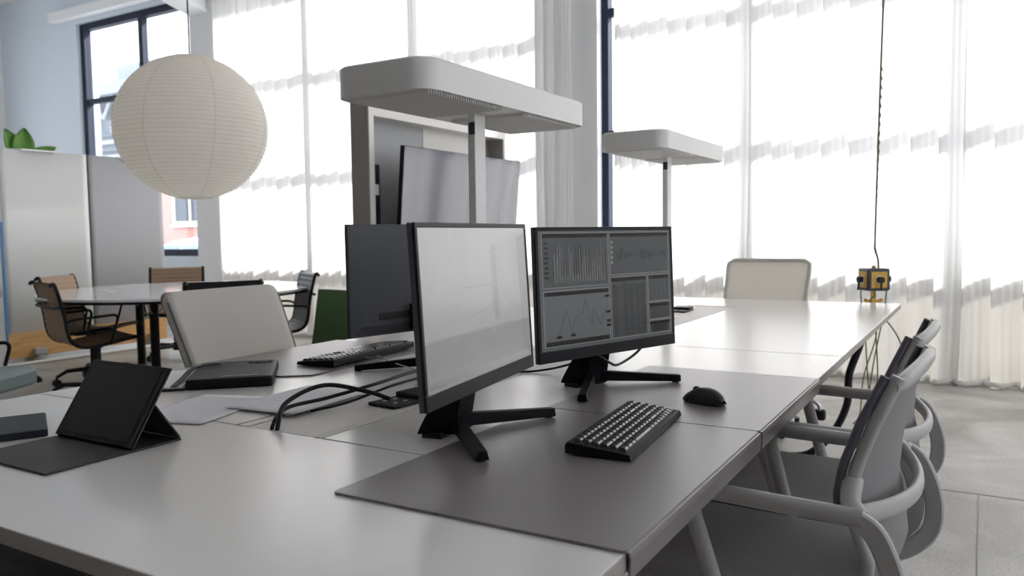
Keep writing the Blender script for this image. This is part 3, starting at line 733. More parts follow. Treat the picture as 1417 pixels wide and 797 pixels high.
def task_chair(loc, rz, label):
    """grey armchair with swivel base; local +x forward"""
    r = thing('task_chair', label, 'chair', loc, rz, 'grey plastic armchairs along the right edge')
    EX = [(.455, -.195), (.50, -.212), (.54, -.218), (.60, -.203), (.66, -.193), (.72, -.203), (.80, -.232), (.885, -.270)]
    HW = [(.455, .11), (.50, .145), (.55, .178), (.60, .200), (.66, .212), (.75, .220), (.82, .222), (.885, .214)]
    BU = [(.455, .03), (.60, .05), (.70, .045), (.885, .010)]
    def bp_(s_, z, off=0.0):
        hw = interp(HW, z); return (interp(EX, z) - interp(BU, z) * (1 - s_ * s_) + off, s_ * hw, z)
    zs = lambda v: .455 + .43 * v
    MB().sheet(lambda u, v: bp_(-.93 + 1.86 * u, zs(v)), 14, 20, .012).build('backrest', GREYFAB, r)
    for s in (-1, 1):
        e = [bp_(s * .965, zs(k / 20), -.012) for k in range(21)]
        MB().tube(e, (.010, .012), 8, ref=(1, 0, 0)).build('back_frame', GREYPLL, r)
        e = [bp_(s * .985, zs(k / 20), .008) for k in range(9, 21)]
        MB().tube(e, (.008, .008), 6, ref=(1, 0, 0)).build('edge_strip', STRIP, r)
    MB().tube([bp_(-1 + 2 * k / 16, .868 + .012 * (1 - (-1 + k / 8) ** 2), -.016) for k in range(17)], [(.021 - .006 * abs(-1 + k / 8), .012) if 0 < k < 16 else (.009, .006) for k in range(17)], 10, ref=(1, 0, .3)).build('top_rail', GREYPL, r)
    MB().tube([bp_(-.9 + 1.8 * k / 10, .458, -.01) for k in range(11)], (.014, .012), 8, ref=(1, 0, 0)).build('lower_rail', GREYPL, r)
    JY = .262; JZ = .650
    # rear cross band, bowed backwards
    MB().tube([(-.226 - .062 * (1 - (t / 8 - 1) ** 2), JY * .95 * (t / 8 - 1), JZ - .012 * (1 - (t / 8 - 1) ** 2)) for t in range(17)], (.018, .010), 10, ref=(1, 0, 0)).build('cross_band', GREYPLL, r)
    for s in (-1, 1):
        # link from the back frame to the joint
        MB().tube(spline([bp_(s * .96, .70, -.01), (-.215, s * .236, .668), (-.232, s * .256, JZ)], 5), (.018, .013), 8).build('bracket', GREYPLL, r)
        arm = arc_pts([(-.240, s * JY, JZ), (.075, s * .262, JZ + .004), (.010, s * .245, .435)], .045, 6)
        MB().tube(arm, (.0165, .0125), 10, ref=(0, 1, 0)).build('armrest', GREYPL, r)
        C = spline([(-.228, s * JY, JZ - .002), (-.262, s * JY, .622), (-.290, s * .262, .545), (-.284, s * .260, .470), (-.232, s * .252, .418), (-.150, s * .235, .392), (-.03, s * .205, .385)], 5)
        MB().tube(C, (.009, .021), 8, ref=(0, 0, 1) if 0 else None).build('side_loop', GREYPL, r) if 0 else flatbar(C, .0185, .008, r, s)
    # seat
    out = [(.245 * 1.0, -.17), (.25, -.1), (.252, 0), (.25, .1), (.245, .17)]
    o2 = rrect(.47, .46, .07, 6, .01, 0)
    q = MB(); n = len(o2); V = []
    for z, k in ((.428, .97), (.434, 1.0), (.450, 1.0), (.460, .975), (.463, .90)): V += [((x - .01) * k + .01, y * k, z) for x, y in o2]
    for i in range(4): q.add(V, [(i * n + j, i * n + (j + 1) % n, (i + 1) * n + (j + 1) % n, (i + 1) * n + j) for j in range(n)], True)
    q.add(V, [tuple(range(n - 1, -1, -1)), tuple(range(4 * n, 5 * n))]); q.build('seat', GREYFAB, r)
    MB().prism(rrect(.45, .44, .07, 6, .01, 0), .412, .429).build('seat_shell', STRIP, r)
    MB().b2((-.12, -.215, .375), (.10, .215, .413), .008).build('seat_bracket', GREYPL, r)
    star_base(r, 5, .29, .13, GREYPL, True, .3, .38)
    return r
def flatbar(C, half_w, half_t, r, s):
    """flat bar swept in the side plane: wide in that plane, thin sideways"""
    q = MB(); rings = []; C = [Vector(c) for c in C]
    for i, p in enumerate(C):
        t = (C[min(i + 1, len(C) - 1)] - C[max(i - 1, 0)]).normalized(); y = Vector((0, 1, 0)); y = (y - t * y.dot(t)).normalized(); n_ = t.cross(y)
        a, b = half_w, half_t
        rings.append([p + n_ * x + y * z for x, z in ((-a, -b * .5), (-a * .8, -b), (a * .8, -b), (a, -b * .5), (a, b * .5), (a * .8, b), (-a * .8, b), (-a, b * .5))])
    V = [v for g in rings for v in g]; k = 8
    q.add(V, [(i * k + j, i * k + (j + 1) % k, (i + 1) * k + (j + 1) % k, (i + 1) * k + j) for i in range(len(C) - 1) for j in range(k)], False)
    q.add(rings[0], [tuple(range(k))]); q.add(rings[-1], [tuple(range(k))])
    return q.build('side_loop', GREYPL, r)
RZ1 = PI - math.radians(3.5)
tc1 = task_chair((-.388, 1.700, 0), RZ1, 'grey plastic armchair nearest the camera on the right')
tc2 = copy_tree(tc1, (-.400, 2.262, 0), RZ1 + math.radians(1.5), 'second grey plastic armchair, behind the nearest one on the right')

def side_chair(loc, rz, label, mesh=None):
    """upholstered taupe chair; local +x forward"""
    r = thing('upholstered_chair', label, 'chair', loc, rz, 'taupe upholstered chairs')
    EX = [(.46, -.205), (.55, -.21), (.70, -.245), (.80, -.29), (.90, -.338), (.952, -.364)]
    HW = .245
    def pt(u, v, off):
        z = .46 + .492 * v; s = -1 + 2 * u
        rc = .035; hw = HW - .020 * (1 - v)
        zt = .952 - z
        if zt < rc: hw = hw - rc + math.sqrt(max(0, rc * rc - (rc - zt) ** 2))
        return (interp(EX, z) + .008 * s * s + off, s * hw, z)
    vv = lambda v: 1 - (1 - v) ** 1.7
    if mesh:
        MB().sheet(lambda u, v: pt(.02 + .96 * u, vv(v) * .985, -.006), 18, 26).build('backrest', mesh, r, fix=False)
        e = [pt(0, k / 24, -.008) for k in range(25)] + [pt(k / 10, 1, -.008) for k in range(1, 10)] + [pt(1, 1 - k / 24, -.008) for k in range(25)]
        MB().tube(e, (.012, .012), 8).build('back_frame', TAUPE, r)
    else:
        MB().sheet(lambda u, v: pt(u, vv(v), 0), 18, 26, .030).build('backrest', TAUPE, r)
        MB().sheet(lambda u, v: pt(.005 + .99 * u, vv(v) * .995, -.031), 18, 26, .012).build('back_shell', TAUPED, r)
        for u in (0, 1): MB().tube([pt(u, k / 24 * .93, -.003) for k in range(25)], .0045, 6).build('piping', TAUPED, r)
    o2 = rrect(.46, .48, .07, 6, .01, 0); n = len(o2); V = []; q = MB()
    for z, k in ((.415, .95), (.425, 1.0), (.458, 1.0), (.472, .96), (.476, .86)): V += [((x - .01) * k + .01, y * k, z) for x, y in o2]
    for i in range(4): q.add(V, [(i * n + j, i * n + (j + 1) % n, (i + 1) * n + (j + 1) % n, (i + 1) * n + j) for j in range(n)], True)
    q.add(V, [tuple(range(n - 1, -1, -1)), tuple(range(4 * n, 5 * n))]); q.build('seat', TAUPE, r)
    MB().tube(spline([(-.02, 0, .40), (-.16, 0, .395), (-.232, 0, .44), (-.270, 0, .56)], 5), (.035, .012), 8, ref=(0, 1, 0)).build('back_bracket', ALU, r)
    MB().b2((-.12, -.12, .385), (.12, .12, .416), .006).build('seat_plate', ALU, r)
    star_base(r, 4, .29, .11, ALU, False, PI / 4, .39)
    return r
sc1 = side_chair((-2.035, 1.972, 0), 0.0, 'taupe upholstered chair at the left edge, beside the black folio')
TMESH = cloth_mat('taupe_mesh', (.60, .57, .53), (.72, .68, .62), .55)
sc2 = side_chair((-1.135, 4.655, 0), -PI / 2, 'taupe mesh back chair at the far end of the long desk', TMESH)

def alu_chair(loc, rz, label, sling, frame, arms=True, ribs=22, thick=.016):
    """sling chair of two side rails with ribbed fabric; local +x forward"""
    r = thing('sling_chair', label, 'chair', loc, rz, 'sling chairs with looped arms')
    prof = spline([(-.318, .815), (-.300, .842), (-.282, .82), (-.255, .70), (-.238, .60), (-.228, .52), (-.205, .455), (-.155, .418), (-.08, .412), (.04, .428), (.15, .446), (.215, .452), (.245, .440), (.243, .425)], 7) if 0 else None
    P = [(-.322, .828), (-.306, .845), (-.288, .828), (-.256, .70), (-.238, .60), (-.230, .53), (-.210, .462), (-.160, .420), (-.085, .410), (.04, .426), (.15, .444), (.215, .450), (.244, .440), (.246, .424)]
    pr = spline([(a, 0, b) for a, b in P], 7)
    HWd = .238
    for s in (-1, 1):
        MB().tube([(p.x, s * HWd, p.z) for p in pr], (.012, .016), 8, ref=(0, 1, 0)).build('side_rail', frame, r)
    # ribbed sling: arc length param
    ls = [0]
    for a, b in zip(pr, pr[1:]): ls.append(ls[-1] + (b - a).length)
    def at(t):
        d = t * ls[-1]
        for i in range(len(ls) - 1):
            if d <= ls[i + 1]: k = (d - ls[i]) / (ls[i + 1] - ls[i] + 1e-9); return pr[i].lerp(pr[i + 1], k), (pr[i + 1] - pr[i]).normalized()
        return pr[-1], (pr[-1] - pr[-2]).normalized()
    N = ribs * 4
    def top(u, v):
        p, t = at(.03 + .94 * u); n_ = Vector((-t.z, 0, t.x)) if 0 else Vector((t.z, 0, -t.x))
        b = abs(math.sin(PI * ribs * u)) ** .6 * .0055
        q = p - n_ * (b + .004); return (q.x, (-1 + 2 * v) * (HWd - .006), q.z)
    def bot(u, v):
        p, t = at(.03 + .94 * u); n_ = Vector((t.z, 0, -t.x)); b = abs(math.sin(PI * ribs * u)) ** .6 * .003
        q = p + n_ * (b + .004); return (q.x, (-1 + 2 * v) * (HWd - .006), q.z)
    MB().sheet(top, N, 2).sheet(bot, N, 2).build('sling', sling, r)
    MB().tube([(-.272, -HWd - .018, .69), (-.292, -HWd + .03, .685), (-.300, 0, .682), (-.292, HWd - .03, .685), (-.272, HWd + .018, .69)], (.010, .010), 8).build('back_spreader', frame, r)
    MB().tube([(-.03, -HWd, .410), (-.02, 0, .392), (-.03, HWd, .410)], (.016, .014), 8).tube([(.12, -HWd, .438), (.06, 0, .395), (.12, HWd, .438)], (.014, .012), 8).build('seat_spreader', frame, r)
    if arms:
        for s in (-1, 1):
            MB().tube(arc_pts([(-.236, s * .245, .585), (-.21, s * .275, .605), (.085, s * .275, .622), (.035, s * .258, .43)], .045, 5), .0095, 8).build('armrest', frame, r)
    star_base(r, 4, .30, .115, frame, True, PI / 4, .40)
    return r
def f2(d, lat):   # point on the floor from forward distance and sideways offset of the viewpoint
    return (-.509 * d + .861 * lat, .861 * d + .509 * lat, 0)
ang = lambda x, y: math.atan2(y, x)
ac = alu_chair((-5.37, 3.30, 0), ang(.255, .964), 'tan mesh sling chair at the round table, nearest on its left', TAN, BLACK)
copy_tree(ac, (-6.06, 3.75, 0), ang(.861, .509), 'tan mesh sling chair behind the nearest tan one, before the white partition')
copy_tree(ac, (-6.60, 4.88, 0), ang(.75, -.66), 'tan mesh sling chair across the round table, below the small window')
bc = alu_chair((-4.54, 3.68, 0), ang(-.87, .49), 'black sling chair showing only its top edge behind the taupe chair', BLKFAB, BLACK)
gc = alu_chair((-4.80, 4.41, 0), ang(-.53, -.85), 'charcoal ribbed leather sling chair at the right of the round table', DKGREEN, BLACK)
sg = alu_chair((-4.17, 1.88, 0), ang(.88, .47), 'sage grey cushioned chair with black arm loop at the left picture edge', SAGE, BLACK, True, 10)
q = MB(); o2 = rrect(.50, .44, .05, 4, .0, 0); n = len(o2); V = []
for z, k in ((.425, .95), (.440, 1.0), (.490, 1.0), (.508, .96), (.515, .85)): V += [(x * k + .02, y * k, z) for x, y in o2]
for i in range(4): q.add(V, [(i * n + j, i * n + (j + 1) % n, (i + 1) * n + (j + 1) % n, (i + 1) * n + j) for j in range(n)], True)
q.add(V, [tuple(range(n - 1, -1, -1)), tuple(range(4 * n, 5 * n))]); q.build('seat_cushion', SAGE, sg)
nc = alu_chair((-1.775, .72, 0), PI / 2, 'black fabric sling chair tucked under the near end desk', BLKFAB, BLACK, False, 12)

# ================================================================== ROUND TABLE
rt_c = (-5.45, 4.10); vd = math.atan2(.861, -.509)
tb = thing('round_table', 'large round white meeting table with dark legs under the paper lantern', 'table', (rt_c[0], rt_c[1], 0), vd)
def ell(a, b, n=64): return [(a * math.cos(2 * PI * k / n), b * math.sin(2 * PI * k / n)) for k in range(n)]
MB().prism(ell(1.08, .985), .719, .735, True).build('tabletop', M('table_white', (.88, .90, .93), .12, spec=1.0), tb)
MB().prism(ell(1.076, .981), .700, .7188, True).build('edge_band', BLACK, tb)
lp = [(.49, -.53 + .07), (-.22, -.36), (.22, .36), (-.49, .46)]
lw = [(-6.11, 4.17), (-5.34, 3.76), (-5.56, 4.44), (-4.79, 4.03)]
Rz = Matrix.Rotation(-vd, 3, 'Z')
LL = [Rz @ Vector((x - rt_c[0], y - rt_c[1], 0)) for x, y in lw]
for p in LL:
    MB().tube([(p.x, p.y, .07), (p.x, p.y, .70)], .034, 14).build('leg', BLACK, tb)
    MB().tube(arc_pts([(p.x - .09, p.y, .69), (p.x - .07, p.y, .60), (p.x - .02, p.y, .57)], .03, 4), .006, 6).tube(arc_pts([(p.x, p.y - .10, .69), (p.x, p.y - .07, .62), (p.x, p.y - .03, .58)], .03, 4), .006, 6).build('fold_bracket', ALU, tb)
for a, b in ((LL[0], LL[1]), (LL[2], LL[3])):
    f_ = MB().tube([(a.x + (a.x - b.x) * .1, a.y + (a.y - b.y) * .1, .065), (b.x - (a.x - b.x) * .1, b.y - (a.y - b.y) * .1, .065)], (.03, .02), 8).build('foot_bar', BLACK, tb)
    for p in (a, b): MB().lathe([(0, -.012), (.028, -.012), (.03, 0), (.028, .012), (0, .012)], (p.x, p.y + .05, .0305), 14, 'y').build('caster', GREYPL, f_)
MB().tube([(LL[1].x, LL[1].y, .66), (LL[2].x, LL[2].y, .66)], .018, 8).build('stretcher', BLACK, tb)
for x, y in ((-5.93, 3.74), (-5.72, 3.66)):
    q = Rz @ Vector((x - rt_c[0], y - rt_c[1], 0)); MB().lathe([(0, .737), (.035, .737), (.04, .735), (0, .735)], (q.x, q.y, .0), 16).build('grommet', ALU, tb)

# ================================================================== PAPER LANTERN
LC = Vector((-5.40, 4.21, 2.005)); LR = .575
LC.z -= .008
ln = thing('paper_lantern', 'big round white paper lantern hanging over the round table', 'lamp', LC)
nr_ = 46; prof = []
for i in range(nr_ * 4 + 1):
    ph = math.radians(13) + (PI - math.radians(26)) * i / (nr_ * 4); k = abs(math.sin(PI * i / 4))
    sag = (0, .6, 1, .6)[i % 4]; R_ = LR - .0058 * sag
    prof.append((R_ * math.sin(ph), -R_ * math.cos(ph) * .975))
MB().lathe(prof, (0, 0, 0), 72).build('paper_shade', LPAPER, ln)
q = MB()
for i in range(0, nr_ * 4 + 1, 4):
    rr, zz = prof[i]; q.lathe([(rr + .0004, zz - .0012), (rr + .0016, zz), (rr + .0004, zz + .0012)], (0, 0, 0), 72)
wr_ = q.build('wire_rib', LRIB, ln); wr_['kind'] = 'stuff'
for k in range(7):
    a = 2 * PI * k / 7 + .52
    pts = [((rr + .0012) * math.cos(a + .05 * math.sin(zz * 2)), (rr + .0012) * math.sin(a + .05 * math.sin(zz * 2)), zz) for rr, zz in prof[::2]]
    MB().tube(pts, (.0020, .0012), 4).build('paper_seam', LRIB, ln)
re = prof[0][0]
for z in (prof[0][1], prof[-1][1]): MB().tube([(re * math.cos(2 * PI * k / 32), re * math.sin(2 * PI * k / 32), z) for k in range(32)], .005, 6, closed=True).build('ring', CREAM, ln)
MB().tube([(0, 0, prof[-1][1]), (0, 0, ZC - LC.z - .03)], .006, 6).build('cord', BLACKM, ln)
MB().lathe([(0, 0), (.05, 0), (.045, .03), (0, .03)], (0, 0, ZC - LC.z - .03), 20).build('ceiling_rose', LAMPW, ln)
MB().tube([(-re, 0, prof[-1][1]), (re, 0, prof[-1][1])], .003, 6).tube([(0, -re, prof[-1][1]), (0, re, prof[-1][1])], .003, 6).build('spreader', ALU, ln)
MB().lathe([(0, -.09), (.03, -.085), (.045, -.05), (.03, -.01), (.018, .02), (.018, .09), (0, .09)], (0, 0, .12), 16).tube([(0, 0, .2), (0, 0, prof[-1][1])], .006, 6).build('bulb', M('bulb_glass', (.8, .8, .78), .2), ln)

# ================================================================== MOBILE PARTITIONS
XP = -7.60
pt_ = thing('mobile_partition', 'tall partition of a white board and a grey panel on a pine base', 'partition', (XP, 4.675, 0))
def curved_panel(y0, y1, bow, th, z0, z1):
    mb = MB(); mb.sheet(lambda u, v: (bow * math.sin(PI * u) * -1, y0 + (y1 - y0) * u, z0 + (z1 - z0) * v), 16, 2, th); return mb
curved_panel(-.815, -.006, .012, -.025, .287, 1.960).build('white_panel', WHITEP, pt_)
MB().b2((-.012, -.004, .287), (.024, .006, 1.962)).build('panel_joint', STEEL, pt_)
curved_panel(.008, .815, .006, -.025, .287, 1.960).build('grey_panel', GREYP, pt_)
MB().b2((-.03, -.822, .060), (.032, .805, .2865), .003).build('base_board', PINE, pt_)
for y in (-.56, .62):
    h = MB().b2((.033, y - .055, .075), (.085, y + .055, .135), .006).build('caster', GREYPLL, pt_)
    MB().lathe([(0, -.014), (.034, -.014), (.038, -.008), (.038, .008), (.034, .014), (0, .014)], (.063, y, .0385), 18, 'x').build('wheel', GREYPL, h)
for y in (-.60, .62): MB().b2((-.07, y - .04, .0), (-.04, y + .04, .1)).build('rear_foot', GREYPL, pt_)
for a, b in ((-.62, -.31), (.33, .62)): MB().b2((-.006, a, 1.952), (.032, b, 1.968), .003).build('top_clip', ALU, pt_)
p2 = thing('mobile_partition', 'white partition with a blue edge strip, at the left picture edge', 'partition', (XP, 3.10, 0))
MB().b2((0, -.72, .05), (.03, .735, 1.955), .003).build('white_panel', M('panel_white_satin', (.70, .72, .72), .4), p2)
MB().b2((-.005, .735, .20), (.036, .752, 1.30)).build('blue_edge', BLUE, p2)
MB().b2((.031, .66, .63), (.05, .715, .70), .003).build('latch', GREYPL, p2)
for y in (-.5, .5): MB().b2((-.25, y - .03, 0), (.25, y + .03, .05), .01).build('foot', GREYPL, p2)
pp = thing('floor_pipe', 'white pipe lying on the floor along the pine base', 'pipe', (XP + .13, 4.4, 0))
MB().tube([(0, -.85, .0165), (.005, 0, .0165), (.0, 1.3, .0165)], .016, 10).build('pipe', CABW, pp)

# plant peeping over the partition
pl = thing('potted_plant', 'potted plant with big green leaves peeping over the white partition panel', 'plant', (-8.05, 4.30, 0))
MB().lathe([(0, 0), (.14, 0), (.18, .34), (.165, .34), (.16, .30), (0, .30)], (0, 0, 0), 20).build('pot', POT, pl)
MB().tube(spline([(0, 0, .3), (.02, -.02, .9), (.0, .02, 1.5), (.02, .0, 1.93)], 5), .016, 8).build('stem', STEMM, pl)
def leaf(base, tip, wd, mat, cup=.15):
    b, t = Vector(base), Vector(tip); ax = t - b; L = ax.length; ax.normalize(); sd_ = ax.cross(Vector((.85, -.1, .35))).normalized(); nn = sd_.cross(ax)
    def fn(u, v):
        s = -1 + 2 * v; wv = wd * math.sin(PI * min(.985, max(.02, u)) ** .8) ** .7
        return tuple(b + ax * (L * u) + sd_ * (wv * s) + nn * (cup * wd * s * s - .12 * L * u * u))
    MB().sheet(fn, 8, 6, .0015).build('leaf', mat, pl)
zt = 1.93
leaf((.02, -.02, zt), (.05, -.14, zt + .26), .085, LEAF); leaf((.02, 0, zt), (.08, .01, zt + .28), .10, LEAF, .3)
leaf((.02, .0, zt), (.02, .12, zt + .18), .06, M('leaf_dark', (.04, .10, .06), .4)); leaf((.02, .02, zt - .02), (.10, .30, zt + .13), .065, LEAF)
leaf((.02, .02, zt - .04), (.1, .40, zt + .045), .03, LEAFY); leaf((.02, .02, zt - .02), (.06, .56, zt + .05), .022, LEAF)
leaf((0, 0, 1.6), (-.2, -.1, 1.75), .09, LEAF); leaf((0, 0, 1.4), (.12, .12, 1.6), .09, LEAF); leaf((0, 0, 1.2), (-.1, .2, 1.35), .09, LEAF)

# ================================================================== MEDIA CABINET AND SCREEN
XC = -3.40
mc = thing('media_cabinet', 'tall open white cabinet frame standing before the curtain', 'cabinet', (XC, 4.83, 0))
Y_0, Y_1, D_, Hc = -.855, .835, .15, 2.06
MB().b2((-D_, Y_0, 0), (-.004, Y_0 + .045, Hc)).build('end_panel', CABT, mc); MB().b2((-D_, Y_1 - .03, 0), (-.004, Y_1, Hc)).build('end_panel', CABT, mc)
MB().b2((-D_, Y_0 + .045, Hc - .155), (-.004, Y_1 - .03, Hc)).build('top_board', CABW, mc)
fr = MB().b2((-.0038, Y_0, 0), (.006, Y_0 + .046, Hc)).b2((-.0038, Y_1 - .031, 0), (.006, Y_1, Hc)).b2((-.0038, Y_0 + .046, Hc - .157), (.006, Y_1 - .031, Hc)); fr.build('front_edge', CABW, mc)
MB().b2((-D_, Y_0 + .045, 0), (-D_ + .012, -.10, Hc - .155)).build('grey_back_panel', CABG, mc)
MB().b2((-D_, -.098, 0), (-D_ + .016, Y_1 - .30, Hc - .155)).build('white_back_panel', CABW, mc)
MB().b2((-D_, Y_1 - .298, 0), (-D_ + .010, Y_1 - .03, Hc - .155)).build('taupe_back_panel', CABT, mc)
MB().b2((-D_ + .0125, Y_0 + .046, .0), (-.05, Y_0 + .16, 1.60)).build('dark_divider', STEEL, mc)
MB().b2((-.0495, Y_0 + .10, 1.40), (-.044, Y_0 + .145, 1.47), .002).build('wall_switch', CABW, mc)
MB().b2((-D_ + .0165, -.2, .0), (-.02, .6, .08)).build('plinth', CABT, mc)
tv = thing('display_screen', 'large tilted glossy screen on a wheeled stand before the cabinet', 'screen', (XC + .16, 4.83, 0))
Rtv = Matrix.Rotation(math.radians(5.0), 3, 'Y')
def tvb(mb, a, b, bev=0):
    q = MB().b2(a, b, bev); return mb.add([Rtv @ Vector(p) + Vector((0, 0, 1.30)) for p in q.v], q.f)
tvb(MB(), (-.03, -.745, -.42), (.0, .74, .41), .004).build('display_back', BLACK, tv)
tvb(MB(), (.0005, -.740, -.415), (.004, .735, .405)).build('screen_glass', TVS, tv)
MB().b2((-.09, -.05, .06), (-.05, .05, 1.45), .004).build('post', BLACK, tv)
MB().b2((-.05, -.10, 1.16), (-.026, .10, 1.40), .003).build('mount', BLACK, tv)
for s in (-1, 1):
    MB().b2((-.13, s * .40 - .03, .045), (.30, s * .40 + .03, .085), .004).build('foot', BLACK, tv)
    for x in (-.1, .27): MB().lathe([(0, -.01), (.022, -.01), (.022, .01), (0, .01)], (x, s * .40, .0225), 12, 'y').build('caster', BLACKM, tv)
MB().b2((-.09, -.43, .086), (-.05, .43, .12)).build('foot_rail', BLACK, tv)

# green lounge chair
ga = thing('armchair', 'dark green upholstered armchair behind the dark monitor back', 'armchair', (-4.76, 5.58, 0), math.radians(-8))
q = MB(); V = [(-.40, -.42, .03), (.48, -.42, .03), (.42, -.36, .66), (-.33, -.36, .66), (-.40, -.34, .03), (.48, -.34, .03), (.42, -.28, .66), (-.33, -.28, .66)]
q.add(V, [(0, 1, 2, 3), (7, 6, 5, 4), (0, 4, 5, 1), (1, 5, 6, 2), (2, 6, 7, 3), (3, 7, 4, 0)]); q.build('side_panel', GREEN, ga)
q = MB(); q.add([(x, -y, z) for x, y, z in V], [(3, 2, 1, 0), (4, 5, 6, 7), (1, 5, 4, 0), (2, 6, 5, 1), (3, 7, 6, 2), (0, 4, 7, 3)]); q.build('side_panel', GREEN, ga)
MB().b2((-.33, -.365, .66), (.42, -.275, .668)).b2((-.33, .275, .66), (.42, .365, .668)).build('pale_trim', PALE, ga)
MB().b2((.26, -.28, .1), (.42, .28, .66), .02).build('backrest', GREEN, ga); MB().b2((-.36, -.335, .12), (.26, .335, .40), .03).build('seat', GREEN, ga)
for x in (-.34, .40):
    for y in (-.38, .38): MB().cyl((x, y, 0), (x, y, .032), .02, 10).build('foot', BLACKM, ga)

# ================================================================== THINGS ON THE DESK
# tablet in a folio stand
tf = thing('tablet', 'black tablet propped in a dark folio cover on the near desk', 'tablet', (-1.487, .90, TZ))
MB().b2((-.125, -.16, .0005), (.125, .108, .0045), .0015).build('cover_flap', TABM, tf)
tl = math.radians(57); wv = Vector((0, math.cos(tl), math.sin(tl))); nv = Vector((0, -math.sin(tl), math.cos(tl)))
Rt_ = Matrix(((1, 0, 0), (0, wv.y, nv.y), (0, wv.z, nv.z)))
b0 = Vector((0, .002, .0055)) + nv * -.0
def tb_(a, b, bev): 
    q = MB().b2(a, b, bev); return MB().add([Rt_ @ Vector(p) + b0 for p in q.v], q.f)
tb_((-.122, .001, -.004), (.122, .168, .0), .001).build('folio_back', TABM, tf)
tb_((-.120, .001, .0002), (.120, .166, .0075), .002).build('tablet_body', BLACK, tf)
tb_((-.110, .010, .0077), (.110, .157, .0082), 0).build('tablet_screen', TABS, tf)
pm = Rt_ @ Vector((0, .090, -.004)) + b0; pf = Vector((0, .106, .0048)); dd = (pf - pm)
q = MB(); n_ = Vector((0, -dd.z, dd.y)).normalized() * .003
q.add([(-.122, pm.y, pm.z), (.122, pm.y, pm.z), (.122, pf.y, pf.z), (-.122, pf.y, pf.z), (-.122, pm.y + n_.y, pm.z + n_.z), (.122, pm.y + n_.y, pm.z + n_.z), (.122, pf.y + n_.y, pf.z + n_.z), (-.122, pf.y + n_.y, pf.z + n_.z)],
      [(0, 1, 2, 3), (7, 6, 5, 4), (0, 4, 5, 1), (1, 5, 6, 2), (2, 6, 7, 3), (3, 7, 4, 0)]); q.build('folio_leg', TABM, tf)
# dark case at the left edge
pb = thing('power_bank', 'slim dark slate case lying at the left edge of the near desk', 'case', (-1.745, .895, TZ), math.atan2(.09, .16) if 0 else math.radians(62))
MB().prism(rrect(.11, .19, .008, 3), .0005, .0145).build('case_body', BANK, pb)
MB().prism(rrect(.104, .184, .006, 3), .0145, .0152).build('case_top', M('slate_top', (.016, .019, .034), .5, spec=.15), pb)
# papers
def paper(cx, cy, rz, label, z, seed, lift):
    r = thing('paper_sheet', label, 'paper', (cx, cy, z), rz, 'printed sheets of paper')
    rn = random.Random(seed); W_, H_ = .21, .297
    fn = lambda u, v: (-W_ / 2 + W_ * u, -H_ / 2 + H_ * v, .0006 + lift * (u ** 2 * .5 + .25 * (1 - v) ** 3 + .1 * math.sin(4 * v + u * 2) ** 2))
    MB().sheet(fn, 8, 10, .0003).build('sheet', PAPER, r)
    q = MB()
    for i in range(20):
        v = .08 + i * .043; x = .08
        while x < .85:
            w_ = rn.uniform(.04, .22); x2 = min(.92, x + w_)
            if rn.random() < .55:
                A = [fn(x, v), fn(x2, v), fn(x2, v + .007), fn(x, v + .007)]
                q.add([(a, b, c + .0004) for a, b, c in A], [(0, 1, 2, 3)])
            x = x2 + .03
    q.build('printed_lines', PRINT, r)
    return r
ra = math.atan2(.24, -.069) - PI / 2
paper(-1.572, 1.224, math.radians(15), 'printed sheet beside the tablet, under the second sheet', TZ, 1, .003)
paper(-1.425, 1.395, math.radians(4), 'printed sheet overlapping the first, partly under the cables', TZ + .0042, 2, .003)
# black folio with a notepad
fo = thing('folio', 'black leather folio opened on a white notepad, beside the taupe chair', 'folio', (-1.82, 1.53, TZ), math.radians(44))
bdn = MB(); o2 = rrect(.222, .30, .012, 4); n = len(o2); V = []
for z, k in ((.0005, .98), (.004, 1.0), (.021, 1.0), (.027, .985), (.029, .93)): V += [(x * k, y * k, z + (.003 * math.sin((x + .1) * 14) if z > .02 else 0)) for x, y in o2]
for i in range(4): bdn.add(V, [(i * n + j, i * n + (j + 1) % n, (i + 1) * n + (j + 1) % n, (i + 1) * n + j) for j in range(n)], True)
bdn.add(V, [tuple(range(n - 1, -1, -1)), tuple(range(4 * n, 5 * n))]); bdn.build('folio_cover', LEATH, fo)
MB().b2((-.224, -.15, .0005), (-.112, .15, .006), .002).build('inner_flap', LEATH, fo)
MB().b2((-.215, -.14, .0062), (-.118, .14, .010)).build('notepad', PAPER, fo)
MB().tube(spline([(-.14, -.14, .011), (-.128, -.06, .020), (-.112, .02, .033), (-.06, .06, .036), (-.045, .062, .0335)], 5), (.010, .002), 6).build('strap', LEATH, fo)
q = MB()
for k in range(4): q.tube([(.035 + .018 * k + .008 * math.cos(2 * PI * j / 10), .09 + .008 * math.sin(2 * PI * j / 10), .0315) for j in range(10)], .0012, 4, closed=True)
q.build('embossed_mark', BLACKM, fo)
MB().b2((-.02, -.131, .0305), (.07, -.128, .0315)).build('zip_glint', ALU, fo)
# socket modules in the trough
def socket_module(loc, rz, label):
    r = thing('socket_module', label, 'power socket', loc, rz, 'socket modules in the cable trough')
    MB().b2((-.045, -.085, .0002), (.045, .085, .008), .003).build('socket_body', BLACKM, r)
    MB().b2((-.040, .0, .0082), (.043, .080, .020), .003).build('lid', BLACK, r)
    for y in (-.055, -.022):
        g = MB()
        for x in (-.018, .018): g.cyl((x, y, .008), (x, y, .0088), .006, 8)
        g.build('socket', GREYPL, r)
    return r
s1 = socket_module((-1.196, 1.515, TZ - .0018), math.radians(-8), 'black socket module in the trough behind the nearest monitor')
s2 = copy_tree(s1, (-1.315, 3.90, TZ - .0018), math.radians(4), 'black socket module in the trough by the far lamp')
